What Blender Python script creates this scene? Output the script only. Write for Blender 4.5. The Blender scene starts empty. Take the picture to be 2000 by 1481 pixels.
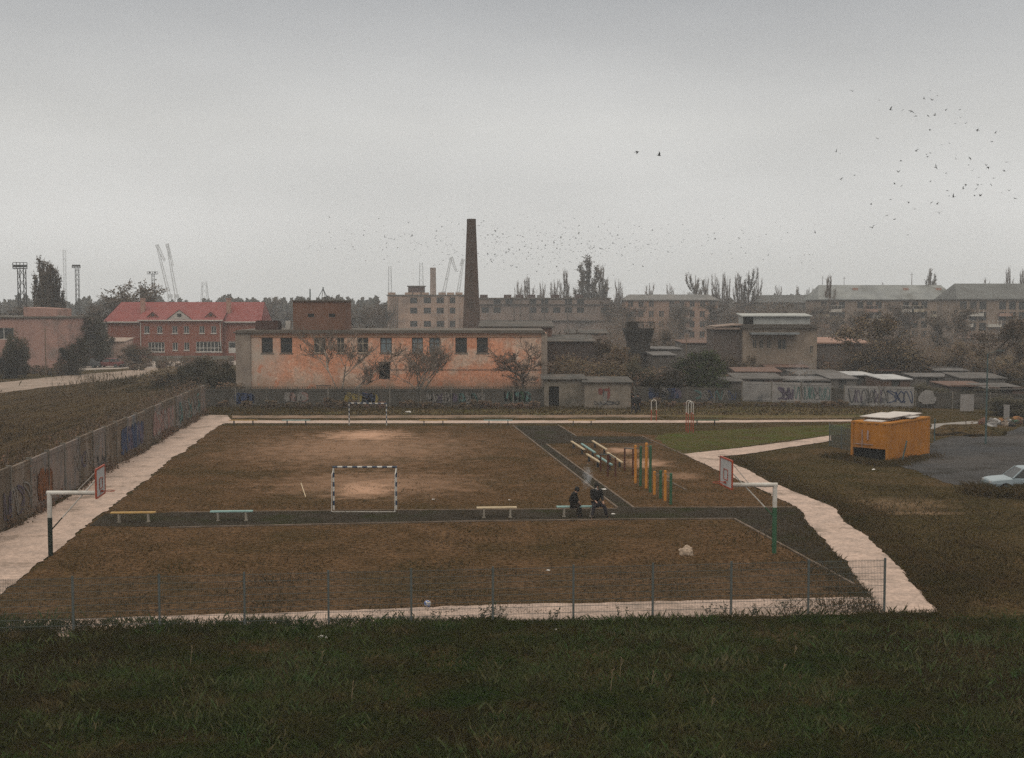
import bpy, bmesh, math, random
from mathutils import Vector, Matrix, noise
R = math.radians
random.seed(7)
S = bpy.context.scene
COL = S.collection

# ------------------------------------------------------------------ camera
F = 2400.0; CAMZ = 9.7; CX, CY = 1000.0, 740.5; HOR = 596.0
PITCH = math.atan((CY - HOR) / F)
cd = bpy.data.cameras.new('camera'); cam = bpy.data.objects.new('camera', cd); COL.objects.link(cam)
cam.location = (0, 0, CAMZ); cam.rotation_euler = (R(90) - PITCH, 0, 0)
cd.sensor_width = 36; cd.lens = F / 2000 * 36; cd.clip_end = 8000; cd.clip_start = .5
S.camera = cam

# ------------------------------------------------------------------ world / sun / exposure
w = bpy.data.worlds.new('World'); S.world = w; w.use_nodes = True
nt = w.node_tree; nt.nodes.clear()
N = lambda t: nt.nodes.new(t)
out = N('ShaderNodeOutputWorld'); bg = N('ShaderNodeBackground'); bg.inputs[1].default_value = 1.0
sky = N('ShaderNodeTexSky'); sky.sky_type = 'NISHITA'; sky.sun_disc = False
SUN_EL, SUN_AZ = 50, 200
sky.sun_elevation = R(SUN_EL); sky.sun_rotation = R(SUN_AZ)
sc_ = N('ShaderNodeVectorMath'); sc_.operation = 'SCALE'; sc_.inputs[3].default_value = 0.006
nt.links.new(sky.outputs[0], sc_.inputs[0])
tc = N('ShaderNodeTexCoord'); sp = N('ShaderNodeSeparateXYZ'); nt.links.new(tc.outputs['Generated'], sp.inputs[0])
rp = N('ShaderNodeValToRGB'); nt.links.new(sp.outputs[2], rp.inputs[0])
els = rp.color_ramp.elements
els[0].position = 0.0; els[0].color = (.64, .645, .64, 1)
els[1].position = 1.0; els[1].color = (1.75, 1.60, 1.38, 1)
for p, c in ((.06, (.66, .65, .635)), (.14, (.62, .61, .585)), (.245, (.41, .415, .42)), (.42, (.95, .91, .85))):
    e = els.new(p); e.color = (*c, 1)
nz = N('ShaderNodeTexNoise'); nz.inputs['Scale'].default_value = 3.0; nz.inputs['Detail'].default_value = 4
mp = N('ShaderNodeMapping'); mp.inputs['Scale'].default_value = (1, 1, 3.0)
nt.links.new(tc.outputs['Generated'], mp.inputs[0]); nt.links.new(mp.outputs[0], nz.inputs[0])
mr = N('ShaderNodeMapRange'); mr.inputs[1].default_value = .3; mr.inputs[2].default_value = .7
mr.inputs[3].default_value = .89; mr.inputs[4].default_value = 1.08
nt.links.new(nz.outputs[0], mr.inputs[0])
mu = N('ShaderNodeVectorMath'); mu.operation = 'SCALE'
nt.links.new(rp.outputs[0], mu.inputs[0]); nt.links.new(mr.outputs[0], mu.inputs[3])
ad = N('ShaderNodeVectorMath'); ad.operation = 'ADD'
nt.links.new(mu.outputs[0], ad.inputs[0]); nt.links.new(sc_.outputs[0], ad.inputs[1])
nt.links.new(ad.outputs[0], bg.inputs[0]); nt.links.new(bg.outputs[0], out.inputs[0])

sd = bpy.data.lights.new('sun', 'SUN'); sd.energy = .6; sd.angle = R(25); sd.color = (1, .9, .78)
so = bpy.data.objects.new('sun', sd); COL.objects.link(so)
so.rotation_euler = (R(90 - SUN_EL), 0, R(180 - SUN_AZ)); so.location = (0, 0, 80)

S.view_settings.view_transform = 'Standard'; S.view_settings.look = 'None'
S.view_settings.exposure = 0.0; S.view_settings.gamma = 1
S.cycles.use_denoising = False
S.cycles.volume_bounces = 1; S.cycles.max_bounces = 5; S.cycles.transparent_max_bounces = 12
S.cycles.diffuse_bounces = 2; S.cycles.sample_clamp_indirect = 4

# ------------------------------------------------------------------ projection helpers
_f = Vector((0, math.cos(PITCH), -math.sin(PITCH))); _u = Vector((0, math.sin(PITCH), math.cos(PITCH)))
def ray(px, py): return _f + Vector((1, 0, 0)) * ((px - CX) / F) + _u * ((CY - py) / F)
def G(px, py, z=0.0):
    d = ray(px, py); t = (z - CAMZ) / d.z
    return Vector((d.x * t, d.y * t, z))
def at(px, py, Y):
    d = ray(px, py); t = Y / d.y
    return Vector((d.x * t, Y, CAMZ + d.z * t))

# ------------------------------------------------------------------ materials
MATS = {}
def mat(name, c1, c2=None, scale=1.0, rough=.9, bump=0.0, c3=None, scale3=.2, stretch=(1, 1, 1), metal=0.0,
        lo=.35, hi=.65, lo3=.5, hi3=.7, world=False, bscale=None, bdist=.05, fine=0.0, fscale=60, spec=.15, K=.74):
    if name in MATS: return MATS[name]
    c1, c2, c3 = [None if c is None else tuple(v * K for v in c) for c in (c1, c2, c3)]
    m = bpy.data.materials.new(name); m.use_nodes = True; t = m.node_tree; L = t.links.new
    b = t.nodes['Principled BSDF']; b.inputs['Roughness'].default_value = rough; b.inputs['Metallic'].default_value = metal
    b.inputs['Specular IOR Level'].default_value = spec
    b.inputs['Base Color'].default_value = (*c1, 1)
    if c2 is not None or bump:
        if world:
            g = t.nodes.new('ShaderNodeNewGeometry'); src = g.outputs['Position']
        else:
            g = t.nodes.new('ShaderNodeTexCoord'); src = g.outputs['Object']
        mpn = t.nodes.new('ShaderNodeMapping'); mpn.inputs['Scale'].default_value = stretch; L(src, mpn.inputs[0])
        def nse(s, det=6, r=.6):
            n = t.nodes.new('ShaderNodeTexNoise'); n.inputs['Scale'].default_value = s
            n.inputs['Detail'].default_value = det; n.inputs['Roughness'].default_value = r
            L(mpn.outputs[0], n.inputs[0]); return n
        col = None
        if c2 is not None:
            n = nse(scale); r_ = t.nodes.new('ShaderNodeMapRange'); r_.inputs[1].default_value = lo; r_.inputs[2].default_value = hi
            L(n.outputs[0], r_.inputs[0])
            mx = t.nodes.new('ShaderNodeMix'); mx.data_type = 'RGBA'
            mx.inputs[6].default_value = (*c1, 1); mx.inputs[7].default_value = (*c2, 1)
            L(r_.outputs[0], mx.inputs[0]); col = mx.outputs[2]
            if c3 is not None:
                n3 = nse(scale3, 5, .65); r3 = t.nodes.new('ShaderNodeMapRange'); r3.inputs[1].default_value = lo3; r3.inputs[2].default_value = hi3
                L(n3.outputs[0], r3.inputs[0])
                m3 = t.nodes.new('ShaderNodeMix'); m3.data_type = 'RGBA'; m3.inputs[7].default_value = (*c3, 1)
                L(r3.outputs[0], m3.inputs[0]); L(col, m3.inputs[6]); col = m3.outputs[2]
            if fine:
                nf = nse(fscale, 3, .7); rf = t.nodes.new('ShaderNodeMapRange')
                rf.inputs[1].default_value = .3; rf.inputs[2].default_value = .7
                rf.inputs[3].default_value = 1 - fine; rf.inputs[4].default_value = 1 + fine
                L(nf.outputs[0], rf.inputs[0])
                vs = t.nodes.new('ShaderNodeVectorMath'); vs.operation = 'SCALE'; L(col, vs.inputs[0]); L(rf.outputs[0], vs.inputs[3])
                col = vs.outputs[0]
            L(col, b.inputs['Base Color'])
        if bump:
            nb = nse(bscale or scale * 4, 5, .65); bm = t.nodes.new('ShaderNodeBump'); bm.inputs['Strength'].default_value = bump
            bm.inputs['Distance'].default_value = bdist; L(nb.outputs[0], bm.inputs['Height']); L(bm.outputs[0], b.inputs['Normal'])
    MATS[name] = m; return m

def brick(name, c1, c2, mortar, sx=1.0):
    if name in MATS: return MATS[name]
    m = mat(name, c1, c2, 1.2, rough=.95, bump=.2, c3=tuple(v * .55 for v in c1), scale3=.35)
    t = m.node_tree; L = t.links.new; b = t.nodes['Principled BSDF']
    src = b.inputs['Base Color'].links[0].from_socket
    tcn = t.nodes.new('ShaderNodeTexCoord'); bk = t.nodes.new('ShaderNodeTexBrick')
    mpn = t.nodes.new('ShaderNodeMapping'); mpn.inputs['Rotation'].default_value = (R(90), 0, 0); L(tcn.outputs['Object'], mpn.inputs[0])
    L(mpn.outputs[0], bk.inputs[0]); bk.inputs['Scale'].default_value = 4 * sx
    bk.inputs['Mortar'].default_value = (*mortar, 1); bk.inputs['Mortar Size'].default_value = .03
    L(src, bk.inputs['Color1']); L(src, bk.inputs['Color2']); L(bk.outputs[0], b.inputs['Base Color'])
    return m

# ------------------------------------------------------------------ mesh builder
class MB:
    def __init__(s): s.v = []; s.f = []; s.mi = []
    def poly(s, pts, m=0):
        i = len(s.v); s.v += [tuple(p) for p in pts]; s.f.append(tuple(range(i, i + len(pts)))); s.mi.append(m)
    def hexa(s, c, m=0):      # 8 corners: bottom 4 ccw, top 4 ccw
        i = len(s.v); s.v += [tuple(p) for p in c]
        for q in ((3, 2, 1, 0), (4, 5, 6, 7), (0, 1, 5, 4), (1, 2, 6, 5), (2, 3, 7, 6), (3, 0, 4, 7)):
            s.f.append(tuple(i + k for k in q)); s.mi.append(m)
    def box(s, x0, x1, y0, y1, z0, z1, m=0):
        s.hexa([(x0, y0, z0), (x1, y0, z0), (x1, y1, z0), (x0, y1, z0), (x0, y0, z1), (x1, y0, z1), (x1, y1, z1), (x0, y1, z1)], m)
    def bar(s, p, q, wd, h, m=0):
        p = Vector(p); q = Vector(q); d = (q - p).normalized()
        a = Vector((0, 0, 1)) if abs(d.z) < .9 else Vector((0, 1, 0))
        x = d.cross(a).normalized() * wd / 2; y = x.cross(d).normalized() * h / 2
        s.hexa([p - x - y, p + x - y, q + x - y, q - x - y, p - x + y, p + x + y, q + x + y, q - x + y], m)
    def tube(s, p, q, r1, r2=None, n=8, m=0, cap=True):
        r2 = r1 if r2 is None else r2
        p = Vector(p); q = Vector(q); d = (q - p)
        if d.length < 1e-6: return
        d.normalize(); a = Vector((0, 0, 1)) if abs(d.z) < .9 else Vector((0, 1, 0))
        x = d.cross(a).normalized(); y = d.cross(x).normalized()
        i = len(s.v)
        for k in range(n):
            t = 2 * math.pi * k / n; o = x * math.cos(t) + y * math.sin(t)
            s.v.append(tuple(p + o * r1)); s.v.append(tuple(q + o * r2))
        for k in range(n):
            a_, b_ = i + 2 * k, i + 2 * ((k + 1) % n)
            s.f.append((a_, b_, b_ + 1, a_ + 1)); s.mi.append(m)
        if cap and n > 2:
            s.f.append(tuple(i + 2 * k for k in range(n))[::-1]); s.mi.append(m)
            s.f.append(tuple(i + 2 * k + 1 for k in range(n))); s.mi.append(m)
    def path(s, pts, r, n=8, m=0):
        for a, b in zip(pts, pts[1:]): s.tube(a, b, r, r, n, m)
    def lathe(s, prof, n=20, m=0, c=(0, 0)):
        i = len(s.v)
        for r, z in prof:
            for k in range(n):
                t = 2 * math.pi * k / n; s.v.append((c[0] + r * math.cos(t), c[1] + r * math.sin(t), z))
        for j in range(len(prof) - 1):
            for k in range(n):
                a = i + j * n + k; b = i + j * n + (k + 1) % n
                s.f.append((a, b, b + n, a + n)); s.mi.append(m)
    def wall(s, x0, x1, z0, z1, holes, y=0, dep=.18, m=0, mr=0):
        """front wall facing -Y at y with rectangular holes (x0,x1,z0,z1) and their reveals"""
        xs = sorted(set([x0, x1] + [h[0] for h in holes] + [h[1] for h in holes]))
        zs = sorted(set([z0, z1] + [h[2] for h in holes] + [h[3] for h in holes]))
        for a, b in zip(xs, xs[1:]):
            for c, d in zip(zs, zs[1:]):
                mx, mz = (a + b) / 2, (c + d) / 2
                if any(h[0] < mx < h[1] and h[2] < mz < h[3] for h in holes): continue
                s.poly([(a, y, c), (b, y, c), (b, y, d), (a, y, d)], m)
        for a, b, c, d in holes:
            s.poly([(a, y, c), (b, y, c), (b, y + dep, c), (a, y + dep, c)], mr)
            s.poly([(a, y, d), (a, y + dep, d), (b, y + dep, d), (b, y, d)], mr)
            s.poly([(a, y, c), (a, y + dep, c), (a, y + dep, d), (a, y, d)], mr)
            s.poly([(b, y, c), (b, y, d), (b, y + dep, d), (b, y + dep, c)], mr)
    def build(s, name, mats, parent=None, smooth=False, loc=None):
        me = bpy.data.meshes.new(name); me.from_pydata(s.v, [], s.f)
        mats = mats if isinstance(mats, (list, tuple)) else [mats]
        for m in mats: me.materials.append(m)
        if len(mats) > 1: me.polygons.foreach_set('material_index', s.mi)
        if smooth: me.polygons.foreach_set('use_smooth', [True] * len(s.f))
        me.update(); o = bpy.data.objects.new(name, me); COL.objects.link(o)
        if parent: o.parent = parent
        if loc is not None: o.location = loc
        return o

def tag(o, label=None, cat=None, group=None, kind=None):
    if label: o['label'] = label
    if cat: o['category'] = cat
    if group: o['group'] = group
    if kind: o['kind'] = kind
    return o
def thing(name, label, cat, loc=(0, 0, 0), rz=0, group=None):
    o = bpy.data.objects.new(name, None); COL.objects.link(o); o.location = loc; o.rotation_euler = (0, 0, rz)
    o.empty_display_size = .2
    return tag(o, label, cat, group)
def copy_tree(o, parent=None):
    c = o.copy(); COL.objects.link(c); c.parent = parent
    for ch in list(KIDS.get(o.name, [])): 
        k = copy_tree(ch, c); KIDS.setdefault(c.name, []).append(k)
    return c
KIDS = {}
def reg(o):
    KIDS[o.name] = [c for c in COL.objects if c.parent == o]
    for c in KIDS[o.name]: reg(c)

# ------------------------------------------------------------------ setting materials
CONC = mat('concrete_path', (.48, .36, .295), (.35, .27, .225), 1.1, bump=.4, c3=(.17, .13, .10), scale3=.5, lo3=.54, hi3=.70, world=True, fine=.28, fscale=7, K=.82)
DIRTP = mat('dirt_path', (.26, .17, .115), (.14, .10, .065), .6, bump=.3, c3=(.08, .06, .03), scale3=.3, world=True, fine=.3, fscale=8)
PITCHM = mat('pitch_dirt', (.112, .067, .036), (.070, .044, .022), .6, bump=.8, c3=(.048, .036, .016), scale3=.16, lo3=.48, hi3=.74, world=True, fine=.75, fscale=5, bscale=5, spec=.0)
ASPH = mat('asphalt', (.034, .029, .022), (.050, .042, .033), .6, bump=.4, c3=(.030, .032, .014), scale3=.35, world=True, fine=.6, fscale=8, bscale=14, spec=.0)
ASPH2 = mat('yard_asphalt', (.062, .064, .068), (.088, .082, .078), .14, bump=.3, c3=(.040, .037, .032), scale3=.3, world=True, fine=.4, fscale=6, spec=.0)
GRASSG = mat('rough_ground', (.042, .034, .014), (.070, .050, .024), .5, bump=.8, c3=(.10, .064, .035), scale3=.16, lo3=.52, hi3=.74, world=True, fine=.7, fscale=5, bscale=6, spec=.0)
GREEN = mat('green_turf', (.060, .074, .018), (.085, .064, .028), .6, bump=.5, c3=(.060, .050, .020), scale3=.25, world=True, fine=.6, fscale=5, spec=.0)
FIELDM = mat('field_ground', (.066, .046, .024), (.20, .135, .088), .5, bump=.8, c3=(.040, .030, .015), scale3=.5, stretch=(1.0, .045, 1), lo=.44, hi=.74, lo3=.4, hi3=.6, world=True, fine=.6, fscale=5, spec=.0)
KERBM = mat('kerb_concrete', (.20, .15, .115), (.10, .075, .05), 1.5, world=True, fine=.3, fscale=12)

# patches of worn pale earth on the pitch: soft masks in world space
def add_patches(m, spots, color):
    t = m.node_tree; L = t.links.new; b = t.nodes['Principled BSDF']; col = b.inputs['Base Color'].links[0].from_socket
    g = t.nodes.new('ShaderNodeNewGeometry')
    nz = t.nodes.new('ShaderNodeTexNoise'); nz.inputs['Scale'].default_value = 1.1; nz.inputs['Detail'].default_value = 7
    L(g.outputs['Position'], nz.inputs[0])
    for (x, y, rx, ry, a) in spots:
        mp = t.nodes.new('ShaderNodeMapping'); mp.vector_type = 'POINT'
        mp.inputs['Location'].default_value = (-x / rx, -y / ry, 0); mp.inputs['Scale'].default_value = (1 / rx, 1 / ry, 0)
        L(g.outputs['Position'], mp.inputs[0])
        ln = t.nodes.new('ShaderNodeVectorMath'); ln.operation = 'LENGTH'; L(mp.outputs[0], ln.inputs[0])
        adn = t.nodes.new('ShaderNodeMath'); adn.operation = 'MULTIPLY_ADD'; adn.inputs[1].default_value = 1.3; 
        L(nz.outputs[0], adn.inputs[0]); L(ln.outputs[1], adn.inputs[2])
        r = t.nodes.new('ShaderNodeMapRange'); r.interpolation_type = 'SMOOTHSTEP'
        r.inputs[1].default_value = .65; r.inputs[2].default_value = 1.65; r.inputs[3].default_value = a; r.inputs[4].default_value = 0
        L(adn.outputs[0], r.inputs[0])
        mx = t.nodes.new('ShaderNodeMix'); mx.data_type = 'RGBA'; mx.inputs[7].default_value = (*color, 1)
        L(r.outputs[0], mx.inputs[0]); L(col, mx.inputs[6]); col = mx.outputs[2]
    L(col, b.inputs['Base Color'])
def spot(px, py, rpx, a, dy):
    p = G(px, py); s = F / p.y
    return (p.x, p.y, rpx / s, dy, a)
add_patches(PITCHM, [spot(715, 850, 115, 1.0, 5.0), spot(700, 875, 330, .42, 14), spot(712, 957, 80, .85, 4.0), spot(730, 945, 300, .4, 7),
                     spot(1215, 880, 55, .7, 2.5), spot(1260, 905, 70, .75, 3), spot(1330, 930, 60, .4, 2.5)], (.36, .225, .155))
def cracks(m, scale, wid, color):
    t = m.node_tree; L = t.links.new; b = t.nodes['Principled BSDF']; col = b.inputs['Base Color'].links[0].from_socket
    g = t.nodes.new('ShaderNodeNewGeometry'); n_ = t.nodes.new('ShaderNodeTexNoise'); n_.inputs['Scale'].default_value = .8; n_.inputs['Detail'].default_value = 5; L(g.outputs['Position'], n_.inputs[0])
    mv = t.nodes.new('ShaderNodeVectorMath'); mv.operation = 'MULTIPLY_ADD'; mv.inputs[1].default_value = (1.2, 1.2, 0); L(n_.outputs[1], mv.inputs[0]); L(g.outputs['Position'], mv.inputs[2])
    v = t.nodes.new('ShaderNodeTexVoronoi'); v.feature = 'DISTANCE_TO_EDGE'; v.inputs['Scale'].default_value = scale; L(mv.outputs[0], v.inputs[0])
    r_ = t.nodes.new('ShaderNodeMapRange'); r_.inputs[1].default_value = wid * .4; r_.inputs[2].default_value = wid; r_.inputs[3].default_value = .8; r_.inputs[4].default_value = 0; L(v.outputs[0], r_.inputs[0])
    mx = t.nodes.new('ShaderNodeMix'); mx.data_type = 'RGBA'; mx.inputs[7].default_value = (*color, 1); L(r_.outputs[0], mx.inputs[0]); L(col, mx.inputs[6]); L(mx.outputs[2], b.inputs['Base Color'])
add_patches(GRASSG, [spot(1640, 990, 70, .5, 1.2), spot(1800, 1003, 110, .6, .7), spot(1060, 1432, 90, .5, .5), spot(350, 1447, 30, .5, .3),
                     spot(1000, 806, 350, .45, 3), spot(1750, 985, 160, .4, 3)], (.21, .14, .09))

def sheet(name, px, z, m, jit=.0, pts=None, step=.25, kind='structure'):
    P = [G(a, b) for a, b in px] if pts is None else [Vector(p) for p in pts]
    Q = []
    for i, a in enumerate(P):
        b = P[(i + 1) % len(P)]; n = max(1, min(500, int((b - a).length / step))) if jit else 1
        d = (b - a); nn = Vector((-d.y, d.x, 0)).normalized() if d.length else Vector()
        for k in range(n):
            p = a + d * (k / n)
            if jit: p = p + nn * jit * (noise.noise(p * .45) * .9 + noise.noise(p * 1.4) * .8 + noise.noise(p * 4.1) * .6)
            Q.append((p.x, p.y, z))
    bm = bmesh.new(); vs = [bm.verts.new(q) for q in Q]; f = bm.faces.new(vs)
    if f.normal.z < 0: f.normal_flip()
    f.normal_update()
    bmesh.ops.triangulate(bm, faces=[f])
    for f in bm.faces:
        f.normal_update()
        if f.normal.z < 0: f.normal_flip()
    me = bpy.data.meshes.new(name); bm.to_mesh(me); bm.free(); me.materials.append(m)
    o = bpy.data.objects.new(name, me); COL.objects.link(o); o['kind'] = kind
    return o

# ------------------------------------------------------------------ ground
sheet('ground', None, 0, GRASSG, pts=[(-2400, -40, 0), (2400, -40, 0), (2400, 2600, 0), (-2400, 2600, 0)])
wl_a, wl_b = G(400, 808), G(-260, 1190)          # line of the graffiti wall on the left
sheet('field', None, .008, FIELDM, pts=[wl_b + Vector((-.3, 0, 0)), wl_a + Vector((-.3, 0, 0)), (-31, 128, 0), (-50, 160, 0), (-110, 150, 0), (-110, 45, 0)], jit=.3, step=1.2)
sheet('road', [(-200, 782), (0, 768), (101, 755), (200, 745), (290, 735), (360, 722), (350, 712), (220, 727), (135, 733), (0, 748), (-200, 757)], .016,
      mat('gravel_road', (.34, .26, .21), (.24, .19, .15), .3, world=True, fine=.2, fscale=4, bump=.2), jit=.5, step=1.5)
sheet('road', [(135, 713), (250, 707), (355, 705), (470, 703), (470, 713), (355, 717), (250, 720), (150, 724)], .024,
      mat('pale_yard', (.42, .36, .32), (.30, .26, .22), .3, world=True, fine=.15), jit=.6, step=2)
# pitch
sheet('pitch', [(422, 832), (1090, 832), (1300, 853), (1340, 889), (1410, 925), (1490, 960), (1560, 993), (1640, 1095), (1706, 1170), (1700, 1172), (1000, 1188), (0, 1216), (-150, 1222),
                (-40, 1195), (99, 1087), (181, 1020), (264, 957), (298, 930), (335, 897), (354, 888)], .010, PITCHM, jit=.22)
sheet('running_track', [(175, 1028), (205, 1004), (380, 1002), (650, 999), (900, 997), (1206, 993), (1040, 861), (1002, 832), (1090, 832), (1126, 853), (1252, 853), (1276, 866), (1148, 866), (1064, 867),
                        (1238, 993), (1560, 993), (1585, 1030), (1655, 1105), (1670, 1142), (1434, 1014), (900, 1020), (380, 1031)], .022, ASPH, jit=.05)
sheet('grass', [(1276, 856), (1300, 846), (1450, 838), (1660, 828), (1650, 848), (1560, 858), (1448, 873), (1345, 886), (1322, 884)], .018, GREEN, jit=.35)
sheet('grass', [(470, 808), (800, 801), (1240, 800), (1460, 796), (1800, 800), (1662, 817), (1450, 818), (1290, 813), (800, 809)], .014, mat('strip_ground', (.10, .082, .036), (.15, .105, .062), .35, bump=.5, c3=(.075, .082, .026), scale3=.2, world=True, fine=.5, fscale=4, spec=0), jit=.4)
sheet('grass', [(1460, 905), (1640, 868), (1730, 910), (1800, 925), (1900, 955), (2100, 975), (2100, 1060), (1800, 1010), (1660, 1000), (1640, 990), (1560, 962)], .012, GRASSG, jit=.3)
# paths
sheet('path', [(397, 811), (445, 812), (452, 822), (424, 834), (354, 886), (335, 895), (298, 928), (264, 954), (210, 996), (181, 1016), (99, 1084), (0, 1161), (-180, 1300), (-300, 1240), (-120, 1110),
               (0, 1043), (122, 981), (221, 911), (283, 882)], .030, CONC, jit=.17)
sheet('path', [(445, 822), (700, 822.2), (1000, 822.2), (1450, 821.5), (1664, 820.5), (1664, 824), (1450, 826.2), (1000, 827.5), (700, 827.5), (438, 827.5)], .034, CONC, jit=.10)
sheet('path', [(450, 812), (800, 812), (1100, 811), (1270, 811), (1290, 816), (1000, 817.2), (700, 817.5), (455, 817.5)], .026, DIRTP, jit=.25)
sheet('path', [(1334, 888), (1448, 876), (1560, 861), (1625, 851), (1625, 862), (1560, 872), (1450, 889), (1402, 893), (1468, 923), (1496, 939), (1560, 965), (1608, 984), (1635, 996),
               (1648, 1020), (1695, 1050), (1725, 1080), (1752, 1105), (1830, 1197), (1727, 1201), (1000, 1216), (640, 1227), (300, 1241), (-100, 1255), (-150, 1224), (0, 1218), (300, 1206), (1000, 1183), (1703, 1168),
               (1667, 1120), (1655, 1102), (1630, 1080), (1590, 1036), (1558, 992), (1484, 957), (1407, 922)], .038, CONC, jit=.12)
sheet('path', [(1820, 829), (1900, 823), (1920, 826), (1860, 836), (1818, 843)], .03, mat('grey_slab', (.30, .28, .26), (.22, .2, .18), .6, world=True), jit=.1)
sheet('asphalt_yard', [(1790, 918), (1725, 905), (1760, 885), (1812, 872), (1830, 860), (1870, 851), (1905, 856), (1960, 845), (2000, 833), (2300, 800), (2400, 960), (2060, 966), (1960, 957), (1900, 952), (1840, 943)], .020, ASPH2, jit=.3)
def kerb(px, wd=.10):
    mb = MB()
    P = [G(a, b) for a, b in px]
    for a, b in zip(P, P[1:]): mb.bar(a + Vector((0, 0, .025)), b + Vector((0, 0, .025)), wd, .07)
    o = mb.build('kerb', KERBM); o['kind'] = 'structure'
kerb([(1002, 832), (1206, 993)]); kerb([(1067, 868), (1238, 993)]); kerb([(1238, 993), (1552, 992)]); kerb([(1434, 1014.5), (1668, 1143)])
kerb([(330, 1032), (900, 1020), (1206, 1016), (1434, 1014.5)]); kerb([(330, 1002.5), (650, 999), (1205, 995)]); kerb([(1090, 831), (1126, 853)]); kerb([(1254, 853), (1345, 893)], .07)
kerb([(1300, 938), (1340, 958)], .07)

# ------------------------------------------------------------------ vegetation
import array
def np_mesh(name, verts, faces, m, parent=None):
    me = bpy.data.meshes.new(name); me.from_pydata(verts, [], faces)
    for x in (m if isinstance(m, (list, tuple)) else [m]): me.materials.append(x)
    o = bpy.data.objects.new(name, me); COL.objects.link(o)
    if parent: o.parent = parent
    return o
BARK = mat('bark_grey', (.11, .085, .065), (.07, .055, .045), 3)
BARKW = mat('bark_pale', (.42, .36, .30), (.20, .17, .14), 1.5, lo=.45, hi=.6)
TWIG = mat('twig_brown', (.19, .14, .11), (.11, .085, .068), 2)
TWIGW = mat('twig_pale', (.26, .21, .17), (.13, .1, .08), 1)
LEAFB = mat('leaf_autumn', (.20, .14, .078), (.14, .112, .060), .8, c3=(.20, .115, .065), scale3=.5)
LEAFD = mat('leaf_dark', (.055, .055, .030), (.090, .075, .044), .8, c3=(.085, .064, .036), scale3=.5)
LEAFG = mat('leaf_green', (.060, .088, .022), (.045, .062, .018), .9, c3=(.085, .085, .028), scale3=.6)
LEAFP = mat('leaf_poplar', (.10, .078, .055), (.075, .062, .045), .6)

def grow(rng, p, d, L, r, depth, trunk, twig, spread, up, kids, twist=.25, seg=3, thin=.02, sides=4):
    """one limb as a bent tapered tube, then its side branches"""
    pts = [p.copy()]; q = p.copy(); dd = d.copy()
    for k in range(seg):
        dd = (dd + Vector((rng.gauss(0, twist), rng.gauss(0, twist), rng.gauss(0, twist * .6) + up * .25))).normalized()
        q = q + dd * (L / seg); pts.append(q.copy())
    tgt = trunk if depth >= 2 else twig
    rr = r
    for k in range(seg):
        r2 = max(thin, r * (1 - .6 * (k + 1) / seg)); tgt.tube(pts[k], pts[k + 1], rr, r2, sides if depth >= 2 else 3, cap=False); rr = r2
    if depth <= 0: return
    n = kids[min(depth, len(kids)) - 1]
    for i in range(n):
        t = rng.uniform(.25, 1.0) if i else 1.0
        k = min(seg - 1, int(t * seg)); b = pts[k].lerp(pts[k + 1], t * seg - k if t < 1 else 1)
        ax = Vector((rng.gauss(0, 1), rng.gauss(0, 1), rng.gauss(0, .5))).normalized()
        nd = (dd + ax * spread).normalized(); nd.z = nd.z * .8 + up * .35; nd.normalize()
        grow(rng, b, nd, L * rng.uniform(.5, .78), max(thin, r * .5), depth - 1, trunk, twig, spread, up, kids, twist, seg, thin, sides)

def bare_tree(seed, H=8.0, spread=.9, up=.5, stems=1, kids=(5, 5, 4, 4), depth=4, thin=.018, r0=.16, pale=False, leaves=0, leaf=None, lsize=.12, name='bare_tree'):
    rng = random.Random(seed); tr, tw = MB(), MB()
    for s in range(stems):
        d = Vector((rng.gauss(0, .25), rng.gauss(0, .25), 1)).normalized() if stems > 1 else Vector((rng.gauss(0, .05), rng.gauss(0, .05), 1))
        grow(rng, Vector((rng.uniform(-.15, .15) * (stems > 1), 0, -.1)), d, H * .42, r0, depth, tr, tw, spread, up, kids, thin=thin)
    zs = max(v[2] for v in tw.v); k = H / zs
    for m_ in (tr, tw): m_.v = [(a * k, b * k, c * k) for a, b, c in m_.v]
    root = thing(name, None, None)
    tr.build('trunk', BARKW if pale else BARK, root)
    if leaves:
        base = [v for v in tw.v]
        lf = MB()
        for i in range(leaves):
            b = Vector(rng.choice(base)) + Vector((rng.gauss(0, .18), rng.gauss(0, .18), rng.gauss(0, .18)))
            a = Vector((rng.gauss(0, 1), rng.gauss(0, 1), rng.gauss(0, 1))).normalized() * lsize * rng.uniform(.6, 1.3)
            c = a.orthogonal().normalized() * lsize * rng.uniform(.4, .9)
            lf.poly([b - a, b + c, b + a, b - c])
        n0 = len(tw.f); off = len(tw.v); tw.v += lf.v; tw.f += [tuple(i + off for i in f) for f in lf.f]; tw.mi += [1] * len(lf.f)
    tw.build('crown', [TWIGW if pale else TWIG, leaf or LEAFB], root)
    reg(root); return root
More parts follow.
